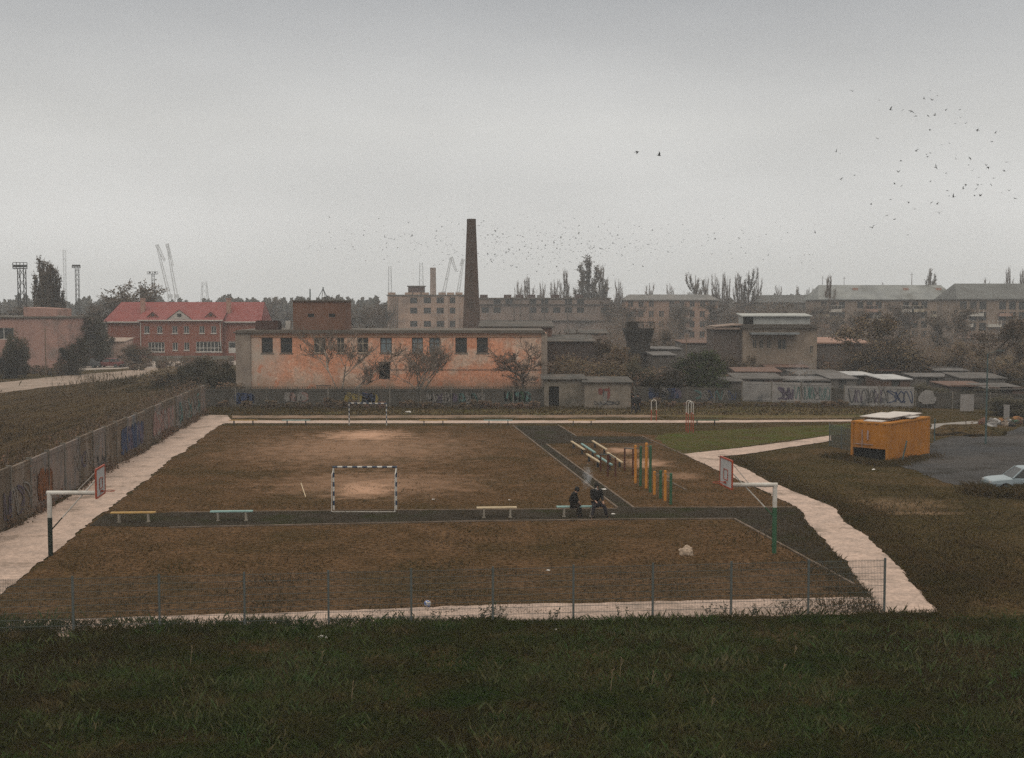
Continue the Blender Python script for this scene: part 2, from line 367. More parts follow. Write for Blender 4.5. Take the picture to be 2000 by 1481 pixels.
def poplar(seed, H=20, W=4.0, dense=1.0, name='poplar', leafy=True):
    rng = random.Random(seed); tr, cr = MB(), MB()
    tr.tube((0, 0, -.2), (0, 0, H * .95), .35, .05, 6)
    n = int(26 * dense)
    for i in range(n):
        z0 = rng.uniform(.06, .72) * H; az = rng.uniform(0, 6.28); rad = W / 2 * rng.uniform(.35, 1) * (1 - .55 * max(0, z0 / H - .2))
        L = rng.uniform(.18, .40) * H * (1 if z0 < .5 * H else .8); L = min(L, H * 1.0 - z0)
        o = Vector((math.cos(az) * rad, math.sin(az) * rad, 0))
        p = Vector((0, 0, z0)); pts = [p]
        for t in (.25, .6, 1): pts.append(Vector((o.x * min(1, t * 2.2), o.y * min(1, t * 2.2), z0 + L * t)))
        for a, b, r1, r2 in zip(pts, pts[1:], (.10, .08, .06), (.08, .06, .03)): tr.tube(a, b, r1, r2, 4, cap=False)
        for k in range(int(46 * dense)):
            t = rng.uniform(.15, 1); j = 0 if t < .25 else (1 if t < .6 else 2); tt = (t - (0, .25, .6)[j]) / (.25, .35, .4)[j]
            b = pts[j].lerp(pts[j + 1], tt); l = rng.uniform(.5, 1.7)
            e = b + Vector((rng.gauss(0, .28), rng.gauss(0, .28), l))
            cr.tube(b, e, .035, .02, 3, cap=False)
            if leafy:
                for q in range(3):
                    c = b.lerp(e, rng.random()) + Vector((rng.gauss(0, .12), rng.gauss(0, .12), 0))
                    a = Vector((rng.gauss(0, 1), rng.gauss(0, 1), rng.gauss(0, 1))).normalized() * .16; d = a.orthogonal() * .6
                    cr.poly([c - a, c + d, c + a, c - d], 1)
    root = thing(name, None, None); tr.build('trunk', BARK, root); cr.build('crown', [TWIG, LEAFP], root); reg(root); return root
def leafy(seed, H=6, W=6, n=9000, leaf=None, lsize=.14, clumps=26, name='leafy_tree', trunk=True, low=.12, sticks=60):
    rng = random.Random(seed); tr, cr = MB(), MB()
    root = thing(name, None, None)
    cs = []
    for i in range(clumps):
        for _ in range(50):
            x, y, z = rng.uniform(-1, 1), rng.uniform(-1, 1), rng.uniform(-1, 1)
            if x * x + y * y + z * z < 1: break
        c = Vector((x * W * .42, y * W * .42, H * (.5 + low / 2) + z * H * (.5 - low / 2) * .86)); cs.append((c, rng.uniform(.07, .19) * W))
    if trunk: tr.tube((0, 0, -.1), (0, 0, H * .4), .03 * H, .02 * H, 7)
    else: tr.tube((0, 0, -.1), (0, 0, H * .2), .03, .02, 5)
    for c, r in cs:
        b = Vector((0, 0, H * rng.uniform(.08, .4))); m_ = b.lerp(c, .5) + Vector((rng.gauss(0, .1), rng.gauss(0, .1), rng.gauss(0, .1))) * W * .3
        tr.tube(b, m_, .012 * H, .008 * H, 4, cap=False); tr.tube(m_, c, .008 * H, .003 * H, 4, cap=False)
    for i in range(n):
        c, r = cs[rng.randrange(len(cs))]
        o = Vector((rng.gauss(0, 1), rng.gauss(0, 1), rng.gauss(0, 1))).normalized() * r * rng.random() ** .45
        p = c + o; p.z = max(.05, p.z)
        a = Vector((rng.gauss(0, 1), rng.gauss(0, 1), rng.gauss(0, 1))).normalized() * lsize * rng.uniform(.5, 1.3); d = a.orthogonal().normalized() * lsize * rng.uniform(.3, .7)
        cr.poly([p - a, p + d, p + a, p - d])
    for i in range(sticks):
        c, r = cs[rng.randrange(len(cs))]; o = Vector((rng.gauss(0, 1), rng.gauss(0, 1), abs(rng.gauss(.6, .6)))).normalized()
        tr.tube(c, c + o * r * rng.uniform(1.1, 1.9), .025, .01, 3, cap=False)
    tr.build('trunk', BARK, root); cr.build('crown', leaf or LEAFB, root); reg(root); return root

USED = set()
def put(proto, px, base_py, top_py, label, cat, wpx=None, Y=None, group=None, H0=1.0, W0=1.0, rz=None):
    """stand a copy of a prototype (height H0, width W0) where its foot is, scaled to its real size"""
    if Y is None: p = G(px, base_py)
    else: p = at(px, 600, Y); p.z = 0
    top = at(px, top_py, p.y).z; s = F / p.y
    sz = top / H0; sx = (wpx / s) / W0 if wpx else sz
    o = proto
    if proto.name in USED: o = copy_tree(proto)
    USED.add(o.name)
    o.location = (p.x, p.y, 0); o.scale = (sx, sx, sz); o.rotation_euler = (0, 0, random.uniform(0, 6.28) if rz is None else rz)
    tag(o, label, cat, group); return o
def dims(root):
    vs = [v.co for c in KIDS[root.name] for v in c.data.vertices]
    return max(v.z for v in vs), 2 * sorted(abs(v.x) for v in vs)[int(len(vs) * .97)]

PP = [poplar(11, 20, 3.6, .9, leafy=False), poplar(12, 20, 5.0, .95, leafy=False), poplar(13, 20, 6.0, 1.15), poplar(14, 20, 4.6, 1.9)]
PD = [dims(p) for p in PP]
pop = [  # px, top, width px, Y, variant, label
 (1012, 547, 13, 420, 0, 'slim bare poplar, first one right of the tall brick chimney stack'),
 (1034, 537, 22, 420, 1, 'short bushy bare poplar, second one right of the tall chimney'),
 (1060, 548, 12, 430, 0, 'tiny thin poplar between the second and fourth poplars right of the tall chimney'),
 (1082, 544, 15, 400, 0, 'narrow bare poplar with two thin spires left of the pair by the tallest poplar'),
 (1102, 522, 22, 390, 1, 'tall narrow bare poplar directly left of the tallest broad poplar'),
 (1150, 497, 48, 380, 2, 'tallest and broadest poplar on the skyline, right of the brick chimney'),
 (1178, 514, 20, 385, 1, 'slim poplar touching the right flank of the tallest broad poplar'),
 (1208, 544, 13, 400, 0, 'small lone poplar above the thicket right of the tallest poplar'),
 (1268, 552, 16, 420, 0, 'small faint poplar over the long grey roof, left of another small one'),
 (1308, 552, 13, 420, 0, 'small faint poplar at the right end of the long grey roof'),
 (1358, 531, 32, 370, 2, 'broad bare poplar above the middle apartment house'),
 (1378, 538, 10, 380, 0, 'very thin poplar against the right side of the broad one above the middle apartment house'),
 (1396, 533, 14, 390, 0, 'left of three narrow poplars standing close together over the middle'),
 (1411, 529, 15, 380, 1, 'centre one of three narrow poplars standing close together over the middle'),
 (1421, 538, 10, 385, 0, 'right of three narrow poplars standing close together over the middle'),
 (1444, 529, 18, 375, 1, 'tall slim poplar on the left flank of the broad poplar before the sky gap'),
 (1462, 521, 28, 370, 2, 'broad tall poplar at the left border of the low sky gap in the skyline'),
 (1481, 540, 14, 375, 0, 'lower poplar at the right flank of the broad one before the sky gap'),
 (1521, 554, 12, 450, 0, 'tiny faint poplar over the dark hipped roof, leftmost of three'),
 (1558, 556, 13, 450, 1, 'tiny faint poplar over the dark hipped roof, middle of three'),
 (1580, 560, 14, 450, 0, 'tiny faint poplar over the dark hipped roof, rightmost of three'),
 (1622, 532, 22, 300, 1, 'bare poplar at the left gable end of the long apartment block'),
 (1817, 522, 22, 400, 2, 'bare poplar rising behind the middle of the long apartment block roof'),
 (1924, 541, 14, 400, 0, 'low faint poplar behind the right part of the long apartment block roof'),
 (1972, 517, 16, 400, 1, 'slim poplar behind the long apartment block near the right border'),
 (1999, 521, 16, 400, 1, 'poplar cut by the right border behind the long apartment block'),
 (88, 497, 46, 215, 3, 'tall dense poplar beside the floodlight mast at the far left'),
 (110, 536, 34, 220, 3, 'lower dense poplar against the right side of the tall left poplar'),
]
for px, ty, wpx, Y, v, lab in pop:
    put(PP[v], px, 0, ty, lab, 'poplar tree', wpx * (1.0 if v == 3 else 1.3), Y, 'poplars on the skyline', PD[v][0], PD[v][1])

BT = [bare_tree(31, 10, .95, .35, kids=(6, 6, 5, 4), thin=.028, r0=.2, leaves=3000, leaf=LEAFP, lsize=.13),
      bare_tree(32, 8, 1.0, .3, kids=(6, 5, 5, 4), thin=.025, leaves=4200, leaf=LEAFB, lsize=.09),
      bare_tree(33, 8, .9, .45, stems=3, kids=(6, 5, 4, 3), thin=.022, leaves=1500, leaf=LEAFB, lsize=.09)]
BT.append(bare_tree(35, 6, 1.05, .22, kids=(8, 6, 5, 4), thin=.016, r0=.14, leaves=500, leaf=LEAFB, lsize=.05))
BD = [dims(p) for p in BT]
WT = [bare_tree(41, 8, .75, .5, stems=3, kids=(5, 5, 4, 3), thin=.018, r0=.11, pale=True, name='birch_tree'),
      bare_tree(43, 8, .8, .45, stems=4, kids=(5, 5, 4, 3), thin=.018, r0=.11, pale=True, name='birch_tree')]
WD = [dims(p) for p in WT]
LT = [leafy(51, 6, 6, 11000, LEAFB, .09, 75, low=-.1, sticks=600), leafy(52, 6, 6, 14000, LEAFD, .10, 70, low=-.1, sticks=400), leafy(53, 5, 5, 13000, LEAFG, .09, 70, low=-.1, sticks=400),
      leafy(54, 6, 6, 9000, LEAFB, .10, 55, low=-.1, sticks=500)]
LD = [dims(p) for p in LT]
SH = [leafy(61, 1.6, 2, 2600, LEAFD, .075, 14, 'shrub', False, .0, 60), leafy(62, 1.6, 2, 2200, LEAFB, .07, 14, 'shrub', False, .0, 120),
      leafy(63, 1.6, 2, 2200, LEAFG, .07, 14, 'shrub', False, .0, 60)]
SD = [dims(p) for p in SH]
put(WT[0], 664, 790, 628, 'pale barked multi-stem bare tree left of the dark doorway of the orange building', 'bare tree', 120, 120, None, WD[0][0], WD[0][1])
put(WT[1], 806, 790, 640, 'pale barked multi-stem bare tree right of the dark doorway of the orange building', 'bare tree', 130, 120, None, WD[1][0], WD[1][1])
put(BT[3], 1028, 785, 655, 'dark twiggy bare tree in front of the right end of the orange building', 'bare tree', 105, 121, None, BD[3][0], BD[3][1])
for a in [
 (BT[0], BD[0], 245, 542, 128, 240, 'big rounded bare tree behind the left half of the red roof'),
 (BT[0], BD[0], 205, 588, 60, 235, 'lower bare tree filling the gap left of the red-roofed house'),
 (BT[0], BD[0], 165, 592, 60, 232, 'bare tree in the mist behind the tall dark trees by the pinkish building'),
 (BT[0], BD[0], 12, 592, 80, 240, 'bare tree behind the pinkish building at the left border'),
 (BT[0], BD[0], 515, 578, 40, 360, 'pale misty tree just right of the red roof'),
 (BT[0], BD[0], 548, 594, 55, 350, 'pale misty rounded tree between red roof and brick roof room'),
 (BT[0], BD[0], 645, 576, 50, 340, 'pale misty tree showing above the brick roof room'),
 (BT[0], BD[0], 690, 590, 60, 300, 'misty bare tree right of the brick roof room'),
 (BT[2], BD[2], 722, 586, 60, 280, 'misty twiggy tree left of the derelict pale factory'),
 (BT[0], BD[0], 748, 585, 44, 330, 'misty tree at the left corner of the derelict pale factory'),
 (BT[1], BD[1], 1095, 650, 80, 150, 'brown twiggy tree just right of the orange building'),
 (BT[0], BD[0], 1140, 640, 90, 165, 'brown bare tree in the thicket left of the dark hopper'),
 (BT[1], BD[1], 1178, 655, 90, 140, 'brown twiggy tree in the middle of the thicket above the mural wall'),
 (BT[1], BD[1], 1205, 668, 70, 136, 'dark twiggy tree right under the dark hopper'),
 (BT[0], BD[0], 1215, 578, 60, 320, 'misty bare tree between derelict factory and middle apartment house'),
 (BT[0], BD[0], 1248, 575, 60, 325, 'misty bare tree at the left corner of the middle apartment house'),
 (BT[0], BD[0], 1330, 590, 50, 290, 'bare tree before the facade of the middle apartment house'),
 (BT[0], BD[0], 1420, 585, 70, 300, 'misty bare tree right of the middle apartment house'),
 (BT[0], BD[0], 1500, 585, 90, 310, 'misty bare tree behind the pale flat-roofed workshop'),
 (BT[0], BD[0], 1570, 590, 80, 300, 'misty bare tree right behind the white rooftop of the workshop'),
 (BT[0], BD[0], 1650, 598, 60, 260, 'bare tree before the left end of the long apartment block'),
 (BT[0], BD[0], 1760, 585, 60, 250, 'bare tree rising behind the big brown tree before the apartment block'),
 (BT[1], BD[1], 1738, 604, 165, 152, 'big brown broad tree before the long apartment block'),
 (BT[0], BD[0], 1848, 590, 70, 210, 'bare tree before the middle of the long apartment block'),
 (BT[1], BD[1], 1958, 610, 130, 140, 'big brown tree at the right border before the apartment block'),
 (BT[1], BD[1], 1890, 660, 90, 150, 'brown tree above the garages near the right border'),
 (BT[1], BD[1], 1300, 640, 50, 190, 'small bare tree before the middle apartment house'),
 (BT[1], BD[1], 1475, 690, 40, 150, 'small brown tree before the dark front of the workshop')]:
    put(a[0], a[2], 0, a[3], a[6], 'bare tree', a[4], a[5], None, a[1][0], a[1][1])
for a in [
 (LT[1], LD[1], 158, 608, 90, 198, 'tall dark leafy tree right of the pinkish building'),
 (LT[1], LD[1], 185, 622, 60, 204, 'dark leafy tree close to the pale hut by the red-roofed house'),
 (LT[1], LD[1], 28, 640, 44, 165, 'dark bushy conifer before the window of the pinkish building'),
 (LT[1], LD[1], 12, 672, 60, 163, 'low dark bush at the left border before the pinkish building'),
 (LT[1], LD[1], 142, 650, 50, 170, 'dark leafy tree covering the right corner of the pinkish building'),
 (LT[0], LD[0], 262, 668, 60, 195, 'brown hedge tree before the left part of the red-roofed house'),
 (LT[1], LD[1], 385, 690, 75, 140, 'dark bush before the red-roofed house, left of the orange building'),
 (LT[1], LD[1], 432, 702, 70, 130, 'dark bush against the left corner of the orange building'),
 (LT[3], LD[3], 330, 712, 110, 145, 'tall dry bush at the far end of the ploughed field'),
 (LT[2], LD[2], 1375, 676, 92, 128, 'green willow-like tree right of the thicket'),
 (LT[1], LD[1], 1300, 715, 80, 124, 'dark bush left of the green tree behind the graffiti fence'),
 (LT[1], LD[1], 1252, 695, 50, 126, 'dark bush right behind the two walking people'),
 (LT[0], LD[0], 1740, 665, 150, 150, 'brown bush mass under the big brown tree'),
 (LT[0], LD[0], 1850, 690, 100, 160, 'brown bush between the garages and the apartment block'),
 (LT[0], LD[0], 1965, 690, 110, 150, 'brown bush above the garages at the right border'),
 (LT[0], LD[0], 1640, 682, 90, 170, 'brown bush right of the workshop'),
 (LT[0], LD[0], 1120, 690, 110, 132, 'brown brush behind the doorway shed'),
 (LT[0], LD[0], 1205, 700, 90, 128, 'brown brush behind the mural wall'),
 (LT[0], LD[0], 1420, 690, 60, 150, 'brown bush between green tree and workshop'),
 (LT[1], LD[1], 1820, 745, 60, 122, 'dark bush right end of the pale graffiti fence'),
 (LT[1], LD[1], 1900, 755, 110, 121, 'dark bush mass right of the square pale board'),
 (LT[1], LD[1], 1975, 770, 80, 108, 'dark bush behind the rubbish heap')]:
    put(a[0], a[2], 0, a[3], a[6], 'bush' if 'bush' in a[6] or 'brush' in a[6] or 'hedge' in a[6] else 'tree', a[4], a[5], None, a[1][0], a[1][1])

# far wood: one mass nobody could count
def far_wood():
    rng = random.Random(5); mb = MB()
    for i in range(900):
        px = rng.uniform(-150, 2150); Y = rng.uniform(450, 560); p = at(px, 600, Y)
        H = rng.uniform(8, 13) + 3.0 * noise.noise(Vector((px * .012, 0, 3)))
        W = rng.uniform(3, 5)
        for k in range(75):
            a = rng.uniform(0, 6.28); r = W * math.sqrt(rng.random()) ; z = H * rng.random() ** .7; r *= (1 - (z / H) ** 3)
            q = Vector((p.x + r * math.cos(a), Y + r * math.sin(a), z)); s_ = .6 + .6 * rng.random()
            d = Vector((rng.gauss(0, 1), rng.gauss(0, .4), rng.gauss(0, 1))).normalized() * s_; e = Vector((-d.z, 0, d.x)) * .6
            mb.poly([q - d, q + e, q + d, q - e])
    o = mb.build('far_wood', mat('far_leaves', (.06, .055, .04), (.09, .075, .055), .1)); tag(o, 'misty far-off wood closing the horizon', 'wood', kind='stuff')
far_wood()

def scrub(name, label, spots, seed, leaf):
    rng = random.Random(seed); mb = MB()
    for (x0, x1, ya, yb, h0, h1, n) in spots:
        for i in range(n):
            px = rng.uniform(x0, x1); Y = rng.uniform(ya, yb); c = at(px, 600, Y); c.z = 0; H = rng.uniform(h0, h1) * (.75 + .6 * noise.noise(Vector((px * .03, Y * .1, seed)))); W = H * rng.uniform(.3, .6)
            for k in range(16):
                d = Vector((rng.gauss(0, .35), rng.gauss(0, .35), 1)).normalized(); q = c + Vector((rng.gauss(0, W * .3), rng.gauss(0, W * .3), 0)); mb.tube(q, q + d * H * rng.uniform(.6, 1), .03, .012, 3, cap=False)
            for k in range(230):
                a = rng.uniform(0, 6.28); r_ = W * math.sqrt(rng.random()); z = H * rng.random() ** .75; q = c + Vector((r_ * math.cos(a), r_ * math.sin(a), z)); s_ = rng.uniform(.05, .13)
                d = Vector((rng.gauss(0, 1), rng.gauss(0, 1), rng.gauss(0, 1))).normalized() * s_; e = d.orthogonal() * .6; mb.poly([q - d, q + e, q + d, q - e], 1)
    if name == 'scrub' and not spots:
        for i in range(150):
            t = rng.random() ** .7; q0 = wl_b.lerp(wl_a, t) + Vector((-rng.uniform(.3, 1.6), rng.uniform(-.5, .5), 0)); H = rng.uniform(1.2, 3.3)
            for k in range(6): d = Vector((rng.gauss(0, .25), rng.gauss(0, .25), 1)).normalized(); mb.tube(q0, q0 + d * H, .016, .008, 3, cap=False)
            for k in range(90): q = q0 + Vector((rng.gauss(0, .4), rng.gauss(0, .4), H * rng.random())); s_ = rng.uniform(.03, .08); d = Vector((rng.gauss(0, 1), rng.gauss(0, 1), rng.gauss(0, 1))).normalized() * s_; e = d.orthogonal() * .6; mb.poly([q - d, q + e, q + d, q - e], 1)
        for i in range(90):
            t = rng.random() ** .7; q0 = wl_b.lerp(wl_a, t) + Vector((rng.uniform(.12, .5), 0, 0)); H = rng.uniform(.15, .7)
            for k in range(50): q = q0 + Vector((rng.gauss(0, .12), rng.gauss(0, .3), H * rng.random())); s_ = rng.uniform(.03, .07); d = Vector((rng.gauss(0, 1), rng.gauss(0, 1), rng.gauss(0, 1))).normalized() * s_; e = d.orthogonal() * .6; mb.poly([q - d, q + e, q + d, q - e], 1)
    tag(mb.build(name, [TWIG, leaf]), label, 'scrub', kind='stuff')
LEAFT = mat('leaf_thicket', (.15, .10, .066), (.095, .074, .046), .5, c3=(.18, .10, .070), scale3=.3)
scrub('scrub', 'brown thicket of scrub between the orange building and the green tree', [(1075, 1205, 125, 165, 3, 6.3, 60), (1205, 1290, 124, 142, 2, 3.6, 26), (1000, 1070, 119, 122, 1, 2.2, 10)], 1, LEAFT)
scrub('scrub', 'brown scrub growing among the garages and behind the pale walls', [(1290, 1600, 132, 175, 1.6, 3.2, 50), (1600, 2060, 150, 195, 2.5, 5.0, 110), (1795, 2060, 118, 128, .8, 1.6, 30)], 2, LEAFT)
scrub('scrub', 'tall brown bare wood rising between workshop, apartment houses and garages', [(1180, 1330, 200, 300, 7, 13, 45), (1395, 1640, 215, 320, 7, 13.5, 75), (1640, 2060, 190, 250, 4, 8, 80)], 7, LEAFT)
scrub('scrub', 'low bare twiggy trees between the skyline poplars', [(1000, 1200, 395, 430, 14, 20, 60), (1210, 1330, 400, 430, 12, 15.5, 16), (1340, 1492, 395, 430, 14, 20, 44), (1500, 1640, 400, 430, 11, 15.5, 16)], 17, LEAFT)
scrub('scrub', 'weeds and brambles leaning over the left graffiti wall', [], 9, LEAFT)
scrub('scrub', 'dark low scrub along the foot of the panel walls', [(405, 1060, 114.5, 116.3, .25, .9, 90), (1240, 1800, 117, 119, .2, .7, 60), (395, 470, 118, 126, 1.5, 3.2, 16)], 3, LEAFT)
scrub('scrub', 'scrub and hedges before the pinkish building and the red-roofed house', [(0, 130, 168, 182, .8, 2.0, 30), (235, 450, 180, 200, 1.0, 2.2, 40), (480, 760, 280, 330, 4, 7, 40)], 4, LEAFT)

# ------------------------------------------------------------------ grass and weeds
PATHP = [[G(a, b) for a, b in q] for q in (
 [(1334, 888), (1448, 876), (1560, 861), (1625, 851), (1625, 862), (1560, 872), (1450, 889), (1402, 893), (1468, 923), (1496, 939), (1560, 965), (1608, 984), (1635, 996), (1648, 1020), (1695, 1050), (1725, 1080), (1752, 1105), (1826, 1194), (1727, 1198), (1705, 1165), (1667, 1120), (1655, 1102), (1630, 1080), (1590, 1036), (1558, 992), (1484, 957), (1407, 922)],
 [(1800, 925), (1725, 903), (1660, 890), (1660, 800), (1830, 800), (1905, 856), (2000, 833), (2300, 800), (2400, 960), (2060, 966), (1960, 957), (1900, 952), (1840, 943)])]
def onpath(x, y):
    for P in PATHP:
        c = False
        for i in range(len(P)):
            a, b = P[i], P[i - 1]
            if (a.y > y) != (b.y > y) and x < (b.x - a.x) * (y - a.y) / (b.y - a.y) + a.x: c = not c
        if c: return True
    return False
BLADE = mat('grass_blade', (.036, .060, .015), (.064, .056, .020), .6, c3=(.078, .054, .026), scale3=.33, lo3=.52, hi3=.72, world=True, fine=.6, fscale=11, spec=.0, rough=1)
BLADED = mat('dry_blade', (.100, .068, .034), (.062, .052, .022), .5, world=True, fine=.4, fscale=10, spec=.0, rough=1)
for _m in (BLADE,): add_patches(_m, [spot(60, 1330, 330, .75, 9), spot(1960, 1330, 330, .8, 9), spot(950, 1450, 500, .5, 2.0), spot(1750, 1260, 160, .5, 3)], (.040, .029, .014))  # browner grass at sides and bottom, partly darkened to imitate lens vignette
def blades(name, label, n, xy, hmin, hmax, wd, m, seed, dens=None, lean=.5):
    rng = random.Random(seed); V = []; Fs = []
    for i in range(n):
        x, y = xy(rng)
        if dens and rng.random() > dens(x, y): continue
        h = rng.uniform(hmin, hmax) * (.7 + .8 * max(0, .5 + noise.noise(Vector((x * .6, y * .6, seed))))); a = rng.uniform(0, 6.28); w_ = wd * rng.uniform(.6, 1.3)
        lx, ly = rng.gauss(0, lean) * h, rng.gauss(0, lean) * h; cx, sx = math.cos(a) * w_, math.sin(a) * w_
        k = len(V)
        V += [(x - cx, y - sx, .0), (x + cx, y + sx, .0), (x + lx * .35 + cx * .7, y + ly * .35 + sx * .7, h * .6), (x + lx, y + ly, h)]
        Fs += [(k, k + 1, k + 2), (k, k + 2, k + 3)]
    o = np_mesh(name, V, Fs, m); tag(o, label, 'grass', kind='stuff'); return o
def fg(rng):
    py = 1496 - (1496 - 1214) * rng.random(); p = G(rng.uniform(-60, 2060), py); return p.x, p.y
def fgd(x, y):
    return max(.4, min(1, .75 + 1.2 * noise.noise(Vector((x * .25, y * .35, 1)))))
blades('grass', 'uneven dark green grass in the foreground before the mesh fence', 210000, fg, .06, .20, .010, BLADE, 3, fgd, .7)
def band(pts, spread):
    P = [G(*p) for p in pts]
    def f(rng):
        i = rng.randrange(len(P) - 1); t = rng.random(); p = P[i].lerp(P[i + 1], t); return p.x + rng.gauss(0, spread), p.y + rng.gauss(0, spread)
    return f
blades('grass', 'ragged grass fringe along the foot of the mesh fence', 26000, band([(-40, 1262), (300, 1250), (640, 1237), (1000, 1225), (1400, 1216), (1826, 1205)], .16), .05, .16, .007, BLADE, 5)
blades('grass', 'short grass tufts beside the winding right path', 34000, band([(1410, 893), (1500, 935), (1640, 990), (1655, 1018), (1730, 1080), (1830, 1195)], 1.0), .04, .12, .016, BLADED, 6, lambda x, y: 0 if onpath(x, y) else 1)
blades('grass', 'scrubby grass growing between far path and graffiti fence', 22000, lambda r: (lambda p: (p.x, p.y))(G(r.uniform(400, 1800), r.uniform(790, 812))), .05, .25, .03, BLADED, 8)
blades('grass', 'dry grass covering the bank below the container', 70000, lambda r: (lambda p: (p.x, p.y))(G(r.gauss(1850, 190), 885 + 330 * r.random() ** .8)), .04, .16, .016, BLADED, 9, lambda x, y: 0 if onpath(x, y) else max(0, min(1, .35 + 1.6 * noise.noise(Vector((x * .2, y * .15, 5))))))
blades('grass', 'long dry stalks at the far end of the ploughed field', 14000, lambda r: (lambda p: (p.x, p.y))(G(r.gauss(290, 75), r.gauss(752, 9))), .15, .75, .03, BLADED, 10, lambda x, y: max(0, .4 + 2 * noise.noise(Vector((x * .3, y * .1, 0)))) if x < -28.2 else 0, .2)
blades('grass', 'rough dry growth over the ploughed field', 34000, lambda r: (lambda p: (p.x, p.y))(G(r.uniform(-80, 390), r.uniform(765, 960))), .05, .3, .03, mat('field_stubble', (.13, .085, .050), (.060, .045, .022), .5, world=True, fine=.5, fscale=6, spec=0, rough=1, stretch=(1, .1, 1)), 11,
       lambda x, y: 0 if x > wl_a.x + (wl_b.x - wl_a.x) * (y - wl_a.y) / (wl_b.y - wl_a.y) - .5 else max(0, .5 + 1.4 * noise.noise(Vector((x * .9, y * .05, 0)))))
blades('grass', 'sparse short tufts and dead leaves on the dirt pitch', 90000, lambda r: (lambda p: (p.x, p.y))(G(r.uniform(-20, 1640), 1200 - 370 * r.random() ** 1.3)), .02, .07, .022, mat('pitch_tuft', (.060, .048, .020), (.10, .065, .034), 1.2, c3=(.04, .046, .016), scale3=.3, world=True, spec=0, rough=1), 12,
       lambda x, y: 0 if (lambda q: q.x < 0)(Vector((x - (G(424, 834).x + (G(99, 1084).x - G(424, 834).x) * (y - G(424, 834).y) / (G(99, 1084).y - G(424, 834).y)) - .6, 0, 0))) or onpath(x, y) or x > 19 * y / 62 else max(.05, min(1, .4 + 1.5 * noise.noise(Vector((x * .3, y * .3, 2))))), .5)
blades('grass', 'rank grass hiding the wheels of the parked pale car', 5000, band([(1915, 966), (2080, 972)], .5), .15, .5, .016, BLADED, 14)
def tufts(rng, n=2600):
    C = []
    for i in range(n):
        x, y = fg(rng)
        if rng.random() < .5 + 1.6 * noise.noise(Vector((x * .3, y * .4, 4))): C.append((x, y, rng.uniform(.04, .13)))
    return C
_T = tufts(random.Random(31)); _cx = G(1150, 1350).x
def tf(rng): x, y, r_ = _T[rng.randrange(len(_T))]; return x + rng.gauss(0, r_ * 1.8), y + rng.gauss(0, r_ * 1.8)
blades('grass', 'taller green tussocks standing out of the foreground grass', 40000, tf, .08, .26, .006, mat('tussock_blade', (.052, .092, .026), (.090, .084, .032), .7, c3=(.14, .10, .05), scale3=.6, lo3=.54, hi3=.7, world=True, fine=.5, fscale=12, spec=0, rough=1), 33, None, .38)
blades('grass', 'tall ragged weeds overgrowing the left part of the mesh fence', 4600, band([(60, 1250), (240, 1243), (420, 1237), (660, 1229)], .16), .08, .34, .007, BLADE, 35, lambda x, y: max(0, min(1, .5 + 2.2 * noise.noise(Vector((x * 1.1, 0, 3))))), .35)
_T2 = tufts(random.Random(57), 500)
def tf2(rng): x, y, r_ = _T2[rng.randrange(len(_T2))]; return x + rng.gauss(0, .5), y + rng.gauss(0, .35)
blades('grass', 'shaggy taller weeds scattered through the foreground grass', 9000, tf2, .12, .34, .005, mat('shaggy_blade', (.060, .110, .035), (.12, .105, .05), 1.5, c3=(.18, .13, .075), scale3=.9, lo3=.55, hi3=.7, world=True, fine=.5, fscale=12, spec=0, rough=1), 58, None, .3)
blades('grass', 'loose weeds rising through the middle and right of the mesh fence', 2200, band([(660, 1229), (1000, 1217), (1400, 1208), (1800, 1198)], .14), .06, .24, .006, BLADE, 59, lambda x, y: .1 if x > 12 else max(.1, min(1, .3 + 1.4 * noise.noise(Vector((x * 3.3, 0, 7))))), .35)
blades('grass', 'weeds growing around the foot of the yellow container', 3600, band([(1625, 893), (1700, 905), (1740, 910), (1815, 892)], .45), .08, .3, .014, BLADED, 34)
def weed(rng, H):
    mb = MB()
    for s in range(rng.randint(3, 6)):
        d = Vector((rng.gauss(0, .35), rng.gauss(0, .25), 1)).normalized(); h = H * rng.uniform(.6, 1); b = Vector((rng.gauss(0, .08), rng.gauss(0, .05), 0))
        mb.tube(b, b + d * h, .008, .004, 3, cap=False)
        for k in range(9):
            p = b + d * h * rng.uniform(.2, 1); a = Vector((rng.gauss(0, 1), rng.gauss(0, .6), rng.gauss(.3, .6))).normalized() * rng.uniform(.06, .16) * H * 1.6; e = a.cross(Vector((0, 1, .3))).normalized() * .016
            mb.poly([p, p + a * .5 + e, p + a, p + a * .5 - e])
    return mb
rngw = random.Random(77)
wd = [(330, 1240, .5, 'tangled weed on the fence near the left, before the pale path'), (505, 1238, .45, 'weed tuft by the third fence post'), (715, 1222, .45, 'leafy weed right of the fence post left of the ball'),
      (770, 1220, .4, 'small weed beside the fence below the ball'), (848, 1216, .42, 'weed under the small white ball'), (955, 1212, .75, 'tallest bushy weed at the fence post near the middle'), (938, 1213, .55, 'weed on the left of the tallest bushy weed'),
      (985, 1211, .5, 'weed on the right of the tallest bushy weed'), (1085, 1213, .55, 'weed left of the fence post below the two seated people'), (1212, 1207, .45, 'weed between fence posts in the middle'), (1390, 1202, .42, 'weed left of a post below the pale stone'),
      (1418, 1201, .5, 'dark weed touching a post below the pale stone'), (1472, 1203, .38, 'dense low weed right of the pale stone'), (1525, 1201, .42, 'weed beside the fence before the right hoop'), (605, 1229, .45, 'weed clump left of the fence post above the litter'),
      (560, 1232, .55, 'broad weed clump amid the tangled left weeds'), (420, 1236, .5, 'weed clump on the fence at the left')]
